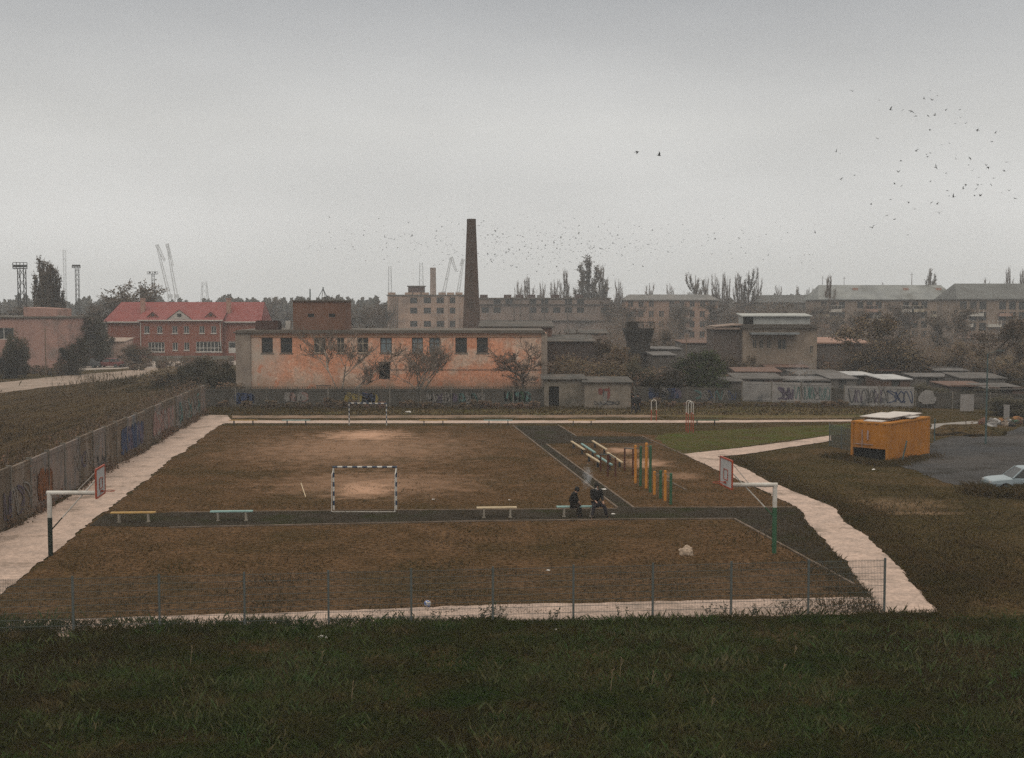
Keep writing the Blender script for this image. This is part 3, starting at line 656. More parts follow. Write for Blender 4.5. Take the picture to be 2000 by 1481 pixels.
for px, py, h, lab in wd:
    o = weed(rngw, h).build('weed', mat('weed_leaf', (.035, .06, .025), (.055, .065, .028), 3), loc=G(px, py)); tag(o, lab, 'weed', 'weeds along the mesh fence')
def stalk(px, py, h, lab):
    p = G(px, py); mb = MB(); mb.tube((0, 0, 0), (.05, 0, h), .009, .005, 4); mb.tube((.03, 0, h * .6), (.11, .02, h * .85), .005, .003, 3)
    for k in range(6): mb.tube((.05, 0, h * (.8 + .03 * k)), (.05 + random.gauss(0, .03), random.gauss(0, .02), h * (.86 + .035 * k)), .008, .003, 3)
    tag(mb.build('dry_stalk', mat('straw', (.30, .23, .14), (.2, .15, .09), 5), loc=p), lab, 'dry stalk', 'dry stalks in the foreground grass')
for a in [(372, 1300, .55, 'single dry stalk in the left foreground grass'), (1210, 1328, .6, 'tall dry stalk right of the foreground middle'), (1192, 1358, .65, 'leaning dry stalk nearest the tall one in the middle'),
          (686, 1378, .6, 'dry stalk in the lower left middle of the grass'), (1272, 1348, .5, 'dry stalk right of the tallest foreground stalks'), (1550, 1290, .4, 'short dry stalk in the right foreground grass'),
          (1528, 1322, .35, 'shortest dry stalk, low in the right foreground'), (1388, 1395, .4, 'dry stalk above the pale twig in the foreground'), (627, 1300, .4, 'dry stalk under the white litter')]: stalk(*a)

# ------------------------------------------------------------------ metal, paint
WHITEP = mat('white_paint', (.66, .64, .60), (.5, .47, .42), 3, rough=.5, fine=.1)
NAVY = mat('navy_paint', (.03, .055, .10), (.05, .075, .12), 4, rough=.5)
GREENP = mat('green_paint', (.035, .10, .05), (.05, .13, .07), 4, rough=.5)
DGREEN = mat('dark_green_paint', (.018, .026, .022), (.03, .04, .03), 4, rough=.6)
ORANGE = mat('orange_paint', (.62, .27, .045), (.5, .2, .04), 3, rough=.5)
REDP = mat('red_paint', (.42, .085, .04), (.3, .06, .035), 5, rough=.5)
RUSTR = mat('oxblood_paint', (.11, .035, .024), (.07, .03, .02), 5, rough=.6)
CREAM = mat('cream_paint', (.62, .50, .33), (.5, .39, .25), 3, rough=.6)
TEAL = mat('teal_paint', (.28, .44, .42), (.2, .33, .32), 3, rough=.6)
YEL = mat('ochre_paint', (.52, .33, .11), (.4, .25, .09), 3, rough=.6)
STEEL = mat('galvanised', (.12, .135, .13), (.085, .10, .095), 5, rough=.7)
DARK = mat('dark_void', (.008, .008, .007))
GLASS = mat('dark_glass', (.02, .024, .026), (.035, .035, .03), 1.5, rough=.3, spec=.35)
GREYC = mat('grey_concrete', (.20, .18, .155), (.13, .12, .10), .8, bump=.3, c3=(.08, .075, .06), scale3=.4)

# ---- football goals
def goal(px0, px1, py0, py1, W, H, label, netbar=True):
    a, b = G(px0, py0), G(px1, py1); d = b - a; L = d.length; ang = math.atan2(d.y, d.x)
    g = thing('football_goal', label, 'goal', a, ang)
    def striped(p, q, n, r, first):
        mb = MB(); p = Vector(p); q = Vector(q)
        for k in range(n): mb.tube(p.lerp(q, k / n), p.lerp(q, (k + 1) / n), r, r, 8, (k + first) % 2)
        return mb
    r = .045
    striped((0, 0, 0), (0, 0, H), 9, r, 1).build('post', [NAVY, WHITEP], g); striped((L, 0, 0), (L, 0, H), 9, r, 1).build('post', [NAVY, WHITEP], g)
    striped((-r, 0, H + r), (L + r, 0, H + r), 13, r, 0).build('crossbar', [NAVY, WHITEP], g)
    if netbar:
        for x in (0, L):
            mb = MB(); mb.tube((x, 0.05, H - .02), (x, -.55, H - .25), .018); mb.tube((x, -.55, H - .25), (x, -.7, 0), .018); mb.build('stay', [WHITEP], g)
        mb = MB(); mb.tube((0, -.7, .02), (L, -.7, .02), .018); mb.build('ground_bar', [WHITEP], g)
    return g
goal(652, 774, 996, 996, 3, 2, 'near goal with navy and white striped bars on the dirt pitch')
goal(682, 755, 830, 831, 3, 1.72, 'far goal with navy and white striped bars by the far path', False)

# ---- benches
def bench(a, b, h, seatmat, legmat, label, wd=.28, group='plank benches around the sports ground', nslat=1, th=.05, legw=.08):
    a = Vector(a); b = Vector(b); d = b - a; L = d.length
    t = thing('bench', label, 'bench', a, math.atan2(d.y, d.x), group)
    mb = MB(); e = .01
    n = 2
    for k in range(n):
        y0 = -wd / 2 + k * wd / n + .01; y1 = y0 + wd / n - .02
        mb.box(0, L, y0, y1, h - th, h)
    mb.build('seat', seatmat, t)
    for x in (L * .18, L * .84):
        mb = MB(); mb.box(x - legw / 2, x + legw / 2, -wd * .4, wd * .4, -.02, h - th - .002); mb.box(x - legw, x + legw, -wd * .45, wd * .45, -.02, .03); mb.build('leg', legmat, t)
LEGC = mat('leg_concrete', (.36, .32, .26), (.26, .23, .19), 3); LEGD = mat('leg_dark', (.03, .035, .04), (.045, .045, .045), 3)
bench(G(217, 1021), G(304, 1020), .47, YEL, LEGC, 'ochre plank bench farthest left, by the left path'); bench(G(411, 1018), G(494, 1017), .46, TEAL, LEGC, 'pale teal plank bench standing empty left of the near goal')
bench(G(931, 1012), G(1009, 1011), .5, CREAM, LEGC, 'cream plank bench between the near goal and the seated people'); bench(G(1087, 1010), G(1168, 1009), .5, TEAL, LEGC, 'pale teal plank bench with two people sitting on it')
for k, (x0, x1, m, lab) in enumerate([(447, 503, YEL, 'ochre far bench at the left end of the far path'), (551, 606, TEAL, 'second far bench from the left on the far path'), (818, 874, YEL, 'far bench right of the far goal'), (945, 1001, TEAL, 'far bench on the far path near the middle'),
                                (1110, 1163, YEL, 'far bench beyond the asphalt strip crossing'), (1352, 1404, GREENP, 'green far bench right of the red white climbing frame')]):
    bench(G(x0, 830.5), G(x1, 830.5), .42, m, LEGD, lab, .26, legw=.07)
for (x0, y0, x1, y1, m, lab) in [(1116, 873, 1141, 890, CREAM, 'cream beam farthest left in the exercise yard'), (1146, 899, 1172, 916, CREAM, 'cream beam nearest the asphalt strip, in front'), (1157, 872, 1185, 890, CREAM, 'cream beam at the back, beside the dark strip'),
                            (1186, 896, 1215, 916, CREAM, 'cream beam that ends beside the two dark red posts'), (1136, 878, 1162, 896, TEAL, 'blue grey beam between the two back cream beams'), (1166, 902, 1195, 921, TEAL, 'blue grey beam behind the dark red parallel bars')]:
    bench(G(x0, y0), G(x1, y1), .42, m, LEGD, lab, .15, 'exercise beams in the yard', th=.07, legw=.10)

# ---- pull-up frames
def pullup(o, g, ho, hg, label):
    a, b = G(*o), G(*g); t = thing('pull_up_frame', label, 'pull-up frame', a, 0, 'orange and green pull-up frames')
    d = b - a
    for p, h, m in ((Vector(), ho, ORANGE), (d, hg, GREENP)):
        mb = MB(); mb.tube(p, p + Vector((0, 0, h)), .07, .07, 12); mb.lathe([(.07, h - .0), (.05, h + .03), (.0, h + .04)], 12, 0, (p.x, p.y)); mb.build('post', m, t)
    mb = MB(); mb.tube(Vector((0, 0, ho - .12)), d + Vector((0, 0, hg - .12)), .018, .018, 8); mb.build('crossbar', STEEL, t)
pullup((1241, 944), (1251, 950), 2.06, 2.14, 'tall pull-up frame on the left, next to the dark red posts'); pullup((1262, 954), (1270, 962), 2.40, 2.42, 'tallest pull-up frame, with an orange and a green post')
pullup((1278, 967), (1290, 974), 1.19, 1.40, 'lowest pull-up frame, right after the tallest one'); pullup((1299, 979), (1310, 986), 1.50, 1.52, 'front low pull-up frame nearest the camera, furthest right')
# ---- dark red bars
def bars(name, pairs, label, cat):
    o = G(*pairs[0][0]); t = thing(name, label, cat, o)
    for (p, q, hp, hq) in pairs:
        a, b = G(*p) - o, G(*q) - o
        for x, h in ((a, hp), (b, hq)):
            mb = MB(); mb.tube(x, x + Vector((0, 0, h)), .05, .05, 8); mb.build('post', RUSTR, t)
        mb = MB(); mb.tube(a + Vector((0, 0, hp)), b + Vector((0, 0, hq)), .03, .03, 8); mb.build('rail', STEEL, t)
bars('parallel_bars', [((1173, 921), (1187, 931), 1.0, 1.25), ((1189, 918), (1202, 931), .95, 1.05)], 'dark red parallel bars with grey rails in the exercise yard', 'parallel bars')
bars('horizontal_bar', [((1220, 920), (1236, 930), 1.35, 1.55)], 'dark red low horizontal bar left of the orange posts', 'horizontal bar')
# ---- climbing hoops
def climb(px, py, w_, H, split, label, n=1):
    a = G(px, py); t = thing('climbing_frame', label, 'climbing frame', a)
    for k in range(n):
        y = k * 1.1
        pts = [(0, y, split), (0, y, H - .15)] + [(w_ / 2 - w_ / 2 * math.cos(u), y, H - .15 + .2 * math.sin(u)) for u in (.6, 1.2, 1.9, 2.5)] + [(w_, y, H - .15), (w_, y, split)]
        mb = MB(); mb.path(pts, .03); mb.build('hoop', WHITEP, t)
        for x in (0, w_):
            mb = MB(); mb.tube((x, y, 0), (x, y, split), .035); mb.build('leg', REDP, t)
    if n > 1:
        for x in (0, w_):
            mb = MB(); mb.tube((x, 0, split), (x, 1.1 * (n - 1), split), .025); mb.build('rail', REDP, t)
climb(1272, 823, .42, 1.75, .95, 'red and white climbing hoop left, by the walking people')
climb(1344, 846, .38, 2.35, 1.45, 'tall red and white climbing hoops on the grass right of the yard', 2)

# ---- basketball hoops
def hoop(base, side, zarm, arm, bw, zb0, zb1, zs, label, paint, depthdir, zbr):
    a = G(*base); t = thing('basketball_hoop', label, 'basketball hoop', a); s = side
    mb = MB(); mb.tube((0, 0, -.05), (0, 0, zs), .09, .09, 14, 1); mb.tube((0, 0, zs), (0, 0, zarm), .09, .09, 14, 0); mb.build('pole', [WHITEP, paint], t)
    mb = MB(); mb.tube((-s * .09, 0, zarm), (s * arm, 0, zarm), .085, .085, 14); mb.build('arm', WHITEP, t)
    ux = Vector(depthdir).normalized(); nrm = Vector((ux.y, -ux.x, 0)); nrm = nrm if nrm.x * s > 0 else -nrm
    c = Vector((s * (arm + .03), 0, 0))
    def P(u, z, o): q = c + ux * u + nrm * o; return Vector((q.x, q.y, z))
    mb = MB(); h = bw / 2
    mb.hexa([P(-h, zb0, 0), P(h, zb0, 0), P(h, zb0, .04), P(-h, zb0, .04), P(-h, zb1, 0), P(h, zb1, 0), P(h, zb1, .04), P(-h, zb1, .04)])
    bd = mb.build('backboard', mat('board_white', (.50, .50, .50), (.42, .42, .42), 3, rough=.5), t)
    mb = MB()
    for (u0, z0, u1, z1) in ((-h, zb0, h, zb0), (-h, zb1, h, zb1), (-h, zb0, -h, zb1), (h, zb0, h, zb1)): mb.bar(P(u0, z0, .03), P(u1, z1, .03), .06, .06)
    mb.build('trim', REDP, t)
    mb = MB(); u = .25
    for (u0, z0, u1, z1) in ((-u, zb0 + .28, u, zb0 + .28), (-u, zb0 + .68, u, zb0 + .68), (-u, zb0 + .28, -u, zb0 + .68), (u, zb0 + .28, u, zb0 + .68)): mb.bar(P(u0, z0, .045), P(u1, z1, .045), .04, .02)
    mb.build('target_square', REDP, t)
    mb = MB(); cc = P(0, zb0 + .17, .33)
    ring = [cc + Vector((.225 * math.cos(k * math.pi / 8), .225 * math.sin(k * math.pi / 8), 0)) for k in range(17)]
    mb.path(ring, .014); mb.bar(P(-.06, zb0 + .17, .04), P(-.03, zb0 + .17, .12), .03, .08); mb.bar(P(.06, zb0 + .17, .04), P(.03, zb0 + .17, .12), .03, .08); mb.build('rim', REDP, t)
    for u, z, st in ((0, zb0 + .75, zbr), (-h * .8, zb1 - .1, None)):
        mb = MB()
        if st is not None:
            q = P(u, z, -.01); p = Vector((s * .08, 0, st)); k = (zs - st) / (q.z - st); mid = p.lerp(q, k)
            mb.tube(p, mid, .025, .025, 8, 1); mb.tube(mid, q, .025, .025, 8, 0)
        else: mb.tube(Vector((s * arm * .55, -.0, zarm + .05)), P(u, z, -.01), .014, .014, 6, 0)
        mb.build('brace', [WHITEP, paint], t)
    mb = MB(); mb.bar(P(0, zarm, 0), P(0, zb1 - .1, 0) + nrm * -.03, .06, .06); mb.build('bracket', WHITEP, t)
hoop((1512, 1081), -1, 2.70, 1.85, 1.5, 2.63, 3.72, 1.82, 'right basketball hoop with white arm and green lower pole', GREENP, G(1434, 1014.5) - G(1668, 1143), 1.5)
hoop((99, 1086), 1, 2.46, 1.92, 1.5, 2.36, 3.45, 1.50, 'left basketball hoop with white arm and blackish lower pole', DGREEN, G(439, 822) - G(99, 1083), 1.05)

# ---- welded mesh fence
def mesh_fence():
    A, B = G(642, 1227), G(1727, 1197.5); d = (B - A) / 7; ang = math.atan2(d.y, d.x); L = d.length; n0 = -4
    st = A + d * n0; t = thing('mesh_fence', 'grey-green welded wire mesh fence on posts across the foreground', 'fence', st, ang); H = 1.72
    WIRE = mat('wire', (.085, .10, .095), rough=.6)
    pb = MB()
    for k in range(50): pb.box(.05 + k * (L - .1) / 49 - .003, .05 + k * (L - .1) / 49 + .003, -.003, .003, .05, H)
    for k in range(9):
        z = .08 + k * .2
        pb.box(.03, L - .03, .004, .011, z - .004, z + .004)
        pb.box(.03, L - .03, -.011, -.004, z - .004, z + .004)
    p0 = pb.build('mesh_panel', WIRE, t)
    mb = MB(); mb.box(-.03, .03, -.02, .02, -.1, H + .04); q0 = mb.build('post', STEEL, t)
    for k in range(1, 11):
        p = p0.copy(); COL.objects.link(p); p.parent = t; p.location.x = k * L
    for k in range(1, 12):
        p = q0.copy(); COL.objects.link(p); p.parent = t; p.location.x = k * L
mesh_fence()

# ---- ball, stone, litter
def ball():
    bm = bmesh.new(); bmesh.ops.create_icosphere(bm, subdivisions=3, radius=.115); 
    for f in bm.faces: f.smooth = True; f.material_index = 1 if noise.noise(f.calc_center_median() * 14) > .12 else 0
    me = bpy.data.meshes.new('ball'); bm.to_mesh(me); bm.free(); me.materials.append(WHITEP); me.materials.append(mat('ball_blue', (.08, .16, .45)))
    p = G(835, 1187); o = bpy.data.objects.new('ball', me); COL.objects.link(o); o.location = (p.x, p.y, .125); tag(o, 'small white and blue ball at the edge of the near path', 'ball')
ball()
def rock(px, py, sx, sy, sz, m, name, label, cat, seed=0, group=None):
    bm = bmesh.new(); bmesh.ops.create_icosphere(bm, subdivisions=3, radius=1)
    for v in bm.verts:
        n = noise.noise(v.co * 1.1 + Vector((seed, 0, 0))) * .5 + noise.noise(v.co * 2.7 + Vector((0, seed, 0))) * .22
        v.co *= 1 + n; v.co.z = max(v.co.z, -.35); v.co = Vector((v.co.x * sx, v.co.y * sy, (v.co.z + .35) * sz))
    me = bpy.data.meshes.new(name); bm.to_mesh(me); bm.free(); me.materials.append(m)
    p = G(px, py); o = bpy.data.objects.new(name, me); COL.objects.link(o); o.location = (p.x, p.y, 0); tag(o, label, cat, group); return o
rock(1341, 1084, .27, .2, .27, mat('pale_stone', (.52, .40, .30), (.30, .23, .17), 5, bump=.6, bscale=9), 'boulder', 'pale boulder lying alone on the lower dirt pitch', 'boulder', 3.3)
LIT = mat('litter_white', (.75, .72, .68))
for i, (px, py, s, lab) in enumerate([(631, 1246, .09, 'white scrap of plastic in the grass below the mesh fence'), (1086, 1230, .03, 'white fleck of litter below the mesh fence near the middle'), (995, 977, .04, 'white speck of litter on the pitch above the cream bench'),
                                (846, 976, .05, 'white speck of litter on the pitch right of the near goal'), (1180, 957, .09, 'pale slab lying on the asphalt strip near the seated people'), (1197, 1005, .06, 'paper scrap on the ground right of the seated people'), (1706, 918, .07, 'white lump in the grass below the container'),
                                (797, 806, .18, 'pale plank lying by the far path right of the far goal'), (1383, 1383, .05, 'pale twig heap in the right foreground'), (1476, 1407, .06, 'light leafy scrap low in the right foreground'), (1070, 1115, .05, 'pale sliver on the pitch behind the mesh fence'),
                                (640, 1298, .03, 'small white fleck in the left foreground grass')]):
    rock(px, py, s * 1.5, s, s * .6, LIT, 'litter', lab, 'litter', i * 3.1, 'litter scattered around')
# diagonal pipe lying on the pitch
a, b = G(588, 945), G(597, 972); mb = MB(); mb.tube((0, 0, .03), b - a + Vector((0, 0, .03)), .03, .025, 6); tag(mb.build('stick', CREAM, loc=a), 'thin pale stick lying on the pitch left of the near goal', 'stick')

# ------------------------------------------------------------------ walls with graffiti
def scribble(mb, x0, x1, z0, z1, rng, strokes, w_, y, cols=(0,)):
    """looping paint strokes; not writing"""
    for s in range(strokes):
        cx = x0 + (x1 - x0) * (s + .5) / strokes; hw = (x1 - x0) / strokes * .55; m_ = cols[s % len(cols)]
        ph = rng.uniform(0, 6.28); k1, k2 = rng.choice([(1, 2), (2, 1), (1, 3), (2, 3)]); pts = []
        for i in range(14):
            t = i / 13 * 5.2
            pts.append(Vector((cx + hw * math.sin(k1 * t + ph), y, (z0 + z1) / 2 + (z1 - z0) / 2 * .95 * math.cos(k2 * t + ph * .6))))
        for p, q in zip(pts, pts[1:]):
            d = (q - p)
            if d.length < .02: continue
            nrm = Vector((-d.z, 0, d.x)).normalized() * w_ / 2
            mb.poly([p - nrm, p + nrm, q + nrm, q - nrm][::-1], m_)
def blob(mb, cx, cz, rx, rz, rng, y, m=0, n=18):
    s = rng.uniform(0, 50); pts = []
    for k in range(n):
        t = 2 * math.pi * k / n; r = 1 + .45 * noise.noise(Vector((math.cos(t) * 1.6 + s, math.sin(t) * 1.6, s)))
        pts.append((cx + rx * r * math.cos(t), y, cz + rz * r * math.sin(t)))
    mb.poly(pts, m)
GC = {k: mat('paint_' + k, c, tuple(v * .55 + .03 for v in c), 1.6, K=.62) for k, c in dict(blue=(.04, .065, .15), teal=(.11, .24, .22), yellow=(.30, .22, .04), orange=(.24, .09, .03), pale=(.30, .275, .25), white=(.55, .53, .50), red=(.28, .07, .05), black=(.085, .085, .085), violet=(.14, .11, .16), green=(.05, .12, .06), pink=(.35, .20, .17)).items()}
WALLM = [mat('wall_panel_a', (.17, .125, .088), (.085, .066, .046), .7, bump=.4, c3=(.23, .19, .16), scale3=.5, stretch=(1.6, 1, .5)), mat('wall_panel_b', (.10, .078, .055), (.16, .12, .088), .9, bump=.4, c3=(.06, .055, .045), scale3=.5, stretch=(1.6, 1, .5)),
         mat('wall_panel_c', (.24, .18, .15), (.14, .12, .10), .8, bump=.4, c3=(.10, .12, .14), scale3=.7, stretch=(1.6, 1, .5))]
def wall_run(name, label, A, B, H, plen, mats, deco=None, th=.14, cap=False, group=None, jag=.0, seed=1, picket=None):
    A = Vector((A.x, A.y, 0)); B = Vector((B.x, B.y, 0)); d = B - A; ang = math.atan2(d.y, d.x); L = d.length; n = max(1, round(L / plen)); pl = L / n; rng = random.Random(seed)
    t = thing(name, label, 'wall', A, ang, group)
    for k in range(n):
        x0 = k * pl + .05; x1 = (k + 1) * pl - .05; h = H + rng.uniform(-jag, jag)
        mb = MB(); mb.box(x0, x1, -th / 2, th / 2, -.05, h)
        for z in (.12, H - .22): mb.box(x0 + .15, x1 - .15, -th / 2 - .03, -th / 2 - .0005, z, z + .08)
        mb.build('panel', mats[rng.randrange(len(mats))], t)
        mb = MB(); mb.box(k * pl - .07, k * pl + .048, -th * .8, th * .8, -.05, H + .08); mb.build('post', GREYC, t)
    if picket:
        mb = MB(); x = 0
        while x < L: mb.box(x, x + .05, -.01, .01, H, H + picket); x += .16
        mb.box(0, L, -.02, -.011, H + picket * .75, H + picket * .82); mb.build('picket_rail', DGREEN, t)
    if deco:
        for (fn) in deco: fn(t, L, -th / 2 - .036)
    return t
def deco_s(x0, x1, z0, z1, cols, strokes=5, w_=.12, seed=0, fill=None):
    def f(t, L, y):
        rng = random.Random(seed); mb = MB()
        if fill:
            n = max(2, int((x1 - x0) / .9))
            for k in range(n): blob(mb, x0 + (k + .5) * (x1 - x0) / n, (z0 + z1) / 2, (x1 - x0) / n * .55, (z1 - z0) * .5, rng, y, len(cols))
        scribble(mb, x0, x1, z0, z1, rng, strokes, w_, y - .004, tuple(range(len(cols))))
        mb.build('graffiti', [GC[c] for c in cols] + ([GC[fill]] if fill else []), t)
    return f
# left wall: runs away from the camera; its graffiti face looks at the pitch (+x side)
_L = (wl_a - wl_b).length
def lx(py):    # distance along the wall from its near end to the point whose foot is at photo height py
    p0 = wl_b; best = min(range(0, 1000), key=lambda k: abs((HOR + CAMZ * F / (p0.lerp(wl_a, k / 1000)).y) - py)); return _L * best / 1000
ld = [deco_s(lx(905), lx(880), .5, 2.0, ['blue', 'violet'], 4, .3, 1, 'blue'), deco_s(lx(868), lx(845), .5, 2.1, ['pink', 'pale'], 6, .22, 2, 'pink'), deco_s(lx(842), lx(815), .4, 2.1, ['pale', 'teal', 'pale'], 8, .2, 3),
      deco_s(lx(958), lx(940), .9, 1.8, ['pale', 'violet'], 3, .08, 4), deco_s(lx(932), lx(922), .3, 1.2, ['black'], 2, .12, 44), deco_s(lx(1040), lx(1010), .3, 1.7, ['violet', 'pale'], 4, .09, 5), deco_s(lx(1000), lx(985), .4, 1.8, ['orange'], 3, .2, 6, 'orange')]
wall_run('wall', 'long graffiti-covered concrete panel wall beside the left path', wl_b, wl_a, 2.6, 3.0, WALLM, ld, jag=.05, seed=3)
bd_ = [deco_s(2.9, 4.6, .3, 1.3, ['blue'], 3, .16, 11, 'blue'), deco_s(7.6, 9.8, .5, 1.4, ['pale', 'pink'], 4, .1, 12, 'pale'), deco_s(13.3, 16.7, .35, 1.35, ['black', 'black'], 5, .08, 13, 'yellow'), deco_s(15.0, 16.2, .4, 1.35, ['blue'], 2, .14, 14, 'orange'),
       deco_s(21.2, 24.0, .4, 1.35, ['pale', 'pale', 'violet'], 6, .13, 15), deco_s(24.3, 26.6, .4, 1.35, ['teal', 'pale'], 4, .1, 16), deco_s(28.6, 31.0, .5, 1.5, ['teal', 'green'], 5, .15, 17)]
WD2 = [mat('wall_dark_a', (.085, .078, .064), (.055, .05, .042), .8, bump=.4, c3=(.12, .105, .09), scale3=.6), mat('wall_dark_b', (.07, .066, .055), (.10, .088, .074), .9, bump=.4)]
wall_run('wall', 'dark graffiti-sprayed panel wall below the orange building', at(398, 600, 117), at(1063, 600, 117), 1.72, 3.0, WD2, bd_, picket=.22, seed=4)
PALEW = [mat('wall_pale_a', (.30, .285, .27), (.20, .19, .18), .9, bump=.3, c3=(.12, .12, .12), scale3=.9, lo3=.55, hi3=.65), mat('wall_pale_b', (.34, .31, .29), (.24, .23, .22), .9, bump=.3)]
wall_run('wall', 'dim grey-blue graffiti wall right of the walking people', at(1240, 600, 123), at(1450, 600, 121), 1.5, 2.5, WD2, [deco_s(1.5, 4.6, .4, 1.4, ['blue', 'violet', 'pale'], 5, .14, 21, 'blue'), deco_s(6, 10, .3, 1.3, ['teal', 'pale', 'blue'], 6, .08, 22)], seed=5)
wall_run('wall', 'pale panel wall with dark loops, directly below the smoke', at(1452, 600, 124), at(1627, 600, 121), 1.98, 2.9, PALEW, [deco_s(3.6, 5.0, .3, 1.5, ['violet'], 3, .2, 24), deco_s(5.2, 8.6, .3, 1.7, ['teal', 'black', 'teal'], 7, .05, 23)], seed=6)
wall_run('wall', 'pale panel wall with round blue graffiti, right of the gap', at(1652, 600, 118), at(1790, 600, 116), 1.95, 2.9, PALEW, [deco_s(.4, 4.0, .3, 1.7, ['black', 'violet', 'black'], 6, .07, 25), deco_s(4.0, 6.2, .4, 1.6, ['blue'], 3, .08, 26)], seed=7)
wall_run('wall', 'short dim wall closing the gap between the two pale walls', at(1628, 600, 121), at(1651, 600, 118.5), 1.6, 3, WD2, seed=8)
wall_run('wall', 'dark low wall of the garage yard behind the container', at(1792, 600, 116), at(2090, 600, 112), 1.5, 3, WD2, seed=9)
mb = MB(); mb.box(-.6, .6, -.06, .06, .1, 1.55); mb.box(-.66, .66, -.09, -.062, 1.56, 1.62); tag(mb.build('pale_board', PALEW[1], loc=at(1893, 600, 111) * Vector((1, 1, 0))), 'square pale board standing before the dark garage wall', 'board')
mb = MB(); blob(mb, 0, 1.0, .75, .6, random.Random(2), 0); o = mb.build('pale_sheet', PALEW[0], loc=at(1816, 600, 115) * Vector((1, 1, 0)))
sm = o.modifiers.new('thick', 'SOLIDIFY'); sm.thickness = .06; tag(o, 'rounded pale sheet leaning right of the blue graffiti wall', 'sheet')
mb = MB(); mb.box(-.22, .22, -.05, .05, 0, 1.5); mb.box(-.28, .28, -.06, .06, 1.5, 1.56); tag(mb.build('narrow_panel', PALEW[0], loc=at(1971, 600, 100) * Vector((1, 1, 0))), 'narrow pale panel above the rubbish heap', 'panel')

# ------------------------------------------------------------------ buildings
def window(parent, x0, x1, z0, z1, y, frame, pane, mull=1, trans=None, sill=None, fw=.07):
    mb = MB(); yy = y - .04
    mb.box(x0, x0 + fw, yy, y, z0, z1); mb.box(x1 - fw, x1, yy, y, z0, z1); mb.box(x0 + fw, x1 - fw, yy, y, z0, z0 + fw); mb.box(x0 + fw, x1 - fw, yy, y, z1 - fw, z1)
    for k in range(mull):
        xm = x0 + (x1 - x0) * (k + 1) / (mull + 1); mb.box(xm - fw / 2, xm + fw / 2, yy + .005, y - .001, z0 + fw, z1 - fw)
    if trans: mb.box(x0 + fw, x1 - fw, yy + .008, y - .003, z0 + (z1 - z0) * trans, z0 + (z1 - z0) * trans + fw)
    f = mb.build('window', frame, parent)
    mb = MB(); mb.box(x0 + fw * .5, x1 - fw * .5, y + .002, y + .03, z0 + fw * .5, z1 - fw * .5); mb.build('pane', pane, f)
    if sill: mb = MB(); mb.box(x0 - .1, x1 + .1, y - .26, y - .045, z0 - .1, z0 - .003); mb.build('sill', sill, f)
    return f
def shell(mb, W, D, H, m=0, top=True, z0=0):
    mb.poly([(0, 0, z0), (0, D, z0), (0, D, H), (0, 0, H)][::-1], m); mb.poly([(W, 0, z0), (W, D, z0), (W, D, H), (W, 0, H)], m); mb.poly([(0, D, z0), (W, D, z0), (W, D, H), (0, D, H)][::-1], m)
    if top: mb.poly([(0, 0, H), (W, 0, H), (W, D, H), (0, D, H)], m)

# -- orange building
ORG = mat('orange_plaster', (.78, .37, .23), (.60, .28, .17), .45, bump=.5, c3=(.62, .44, .335), scale3=.28, lo3=.48, hi3=.60, fine=.35, fscale=4)
def stain(m, lo, hi, color, axis=2, nscale=.5, amp=2.0, inv=False):
    t = m.node_tree; L = t.links.new; b = t.nodes['Principled BSDF']; col = b.inputs['Base Color'].links[0].from_socket
    tcn = t.nodes.new('ShaderNodeTexCoord'); s = t.nodes.new('ShaderNodeSeparateXYZ'); L(tcn.outputs['Object'], s.inputs[0])
    nz = t.nodes.new('ShaderNodeTexNoise'); nz.inputs['Scale'].default_value = nscale; nz.inputs['Detail'].default_value = 7; L(tcn.outputs['Object'], nz.inputs[0])
    a = t.nodes.new('ShaderNodeMath'); a.operation = 'MULTIPLY_ADD'; a.inputs[1].default_value = amp; L(nz.outputs[0], a.inputs[0]); L(s.outputs[axis], a.inputs[2])
    r = t.nodes.new('ShaderNodeMapRange'); r.inputs[1].default_value = lo + amp / 2; r.inputs[2].default_value = hi + amp / 2; r.inputs[3].default_value = 1; r.inputs[4].default_value = 0
    if inv: r.inputs[3].default_value = 0; r.inputs[4].default_value = 1
    L(a.outputs[0], r.inputs[0]); mx = t.nodes.new('ShaderNodeMix'); mx.data_type = 'RGBA'; mx.inputs[7].default_value = (*color, 1)
    L(r.outputs[0], mx.inputs[0]); L(col, mx.inputs[6]); L(mx.outputs[2], b.inputs['Base Color'])
stain(ORG, 1.0, 5.5, (.36, .31, .26), 0, .35, 5.0); stain(ORG, 1.2, 2.4, (.26, .18, .13), 2, .5, 2.4)
def blotch(m, scale, lo, hi, color, stretch=(1, 1, 1), seed=0):
    t = m.node_tree; L = t.links.new; b = t.nodes['Principled BSDF']; col = b.inputs['Base Color'].links[0].from_socket
    tcn = t.nodes.new('ShaderNodeTexCoord'); mp_ = t.nodes.new('ShaderNodeMapping'); mp_.inputs['Scale'].default_value = stretch; mp_.inputs['Location'].default_value = (seed, seed, seed); L(tcn.outputs['Object'], mp_.inputs[0])
    n_ = t.nodes.new('ShaderNodeTexNoise'); n_.inputs['Scale'].default_value = scale; n_.inputs['Detail'].default_value = 9; n_.inputs['Roughness'].default_value = .68; L(mp_.outputs[0], n_.inputs[0])
    r_ = t.nodes.new('ShaderNodeMapRange'); r_.inputs[1].default_value = lo; r_.inputs[2].default_value = hi; L(n_.outputs[0], r_.inputs[0])
    mx = t.nodes.new('ShaderNodeMix'); mx.data_type = 'RGBA'; mx.inputs[7].default_value = (*color, 1); L(r_.outputs[0], mx.inputs[0]); L(col, mx.inputs[6]); L(mx.outputs[2], b.inputs['Base Color'])
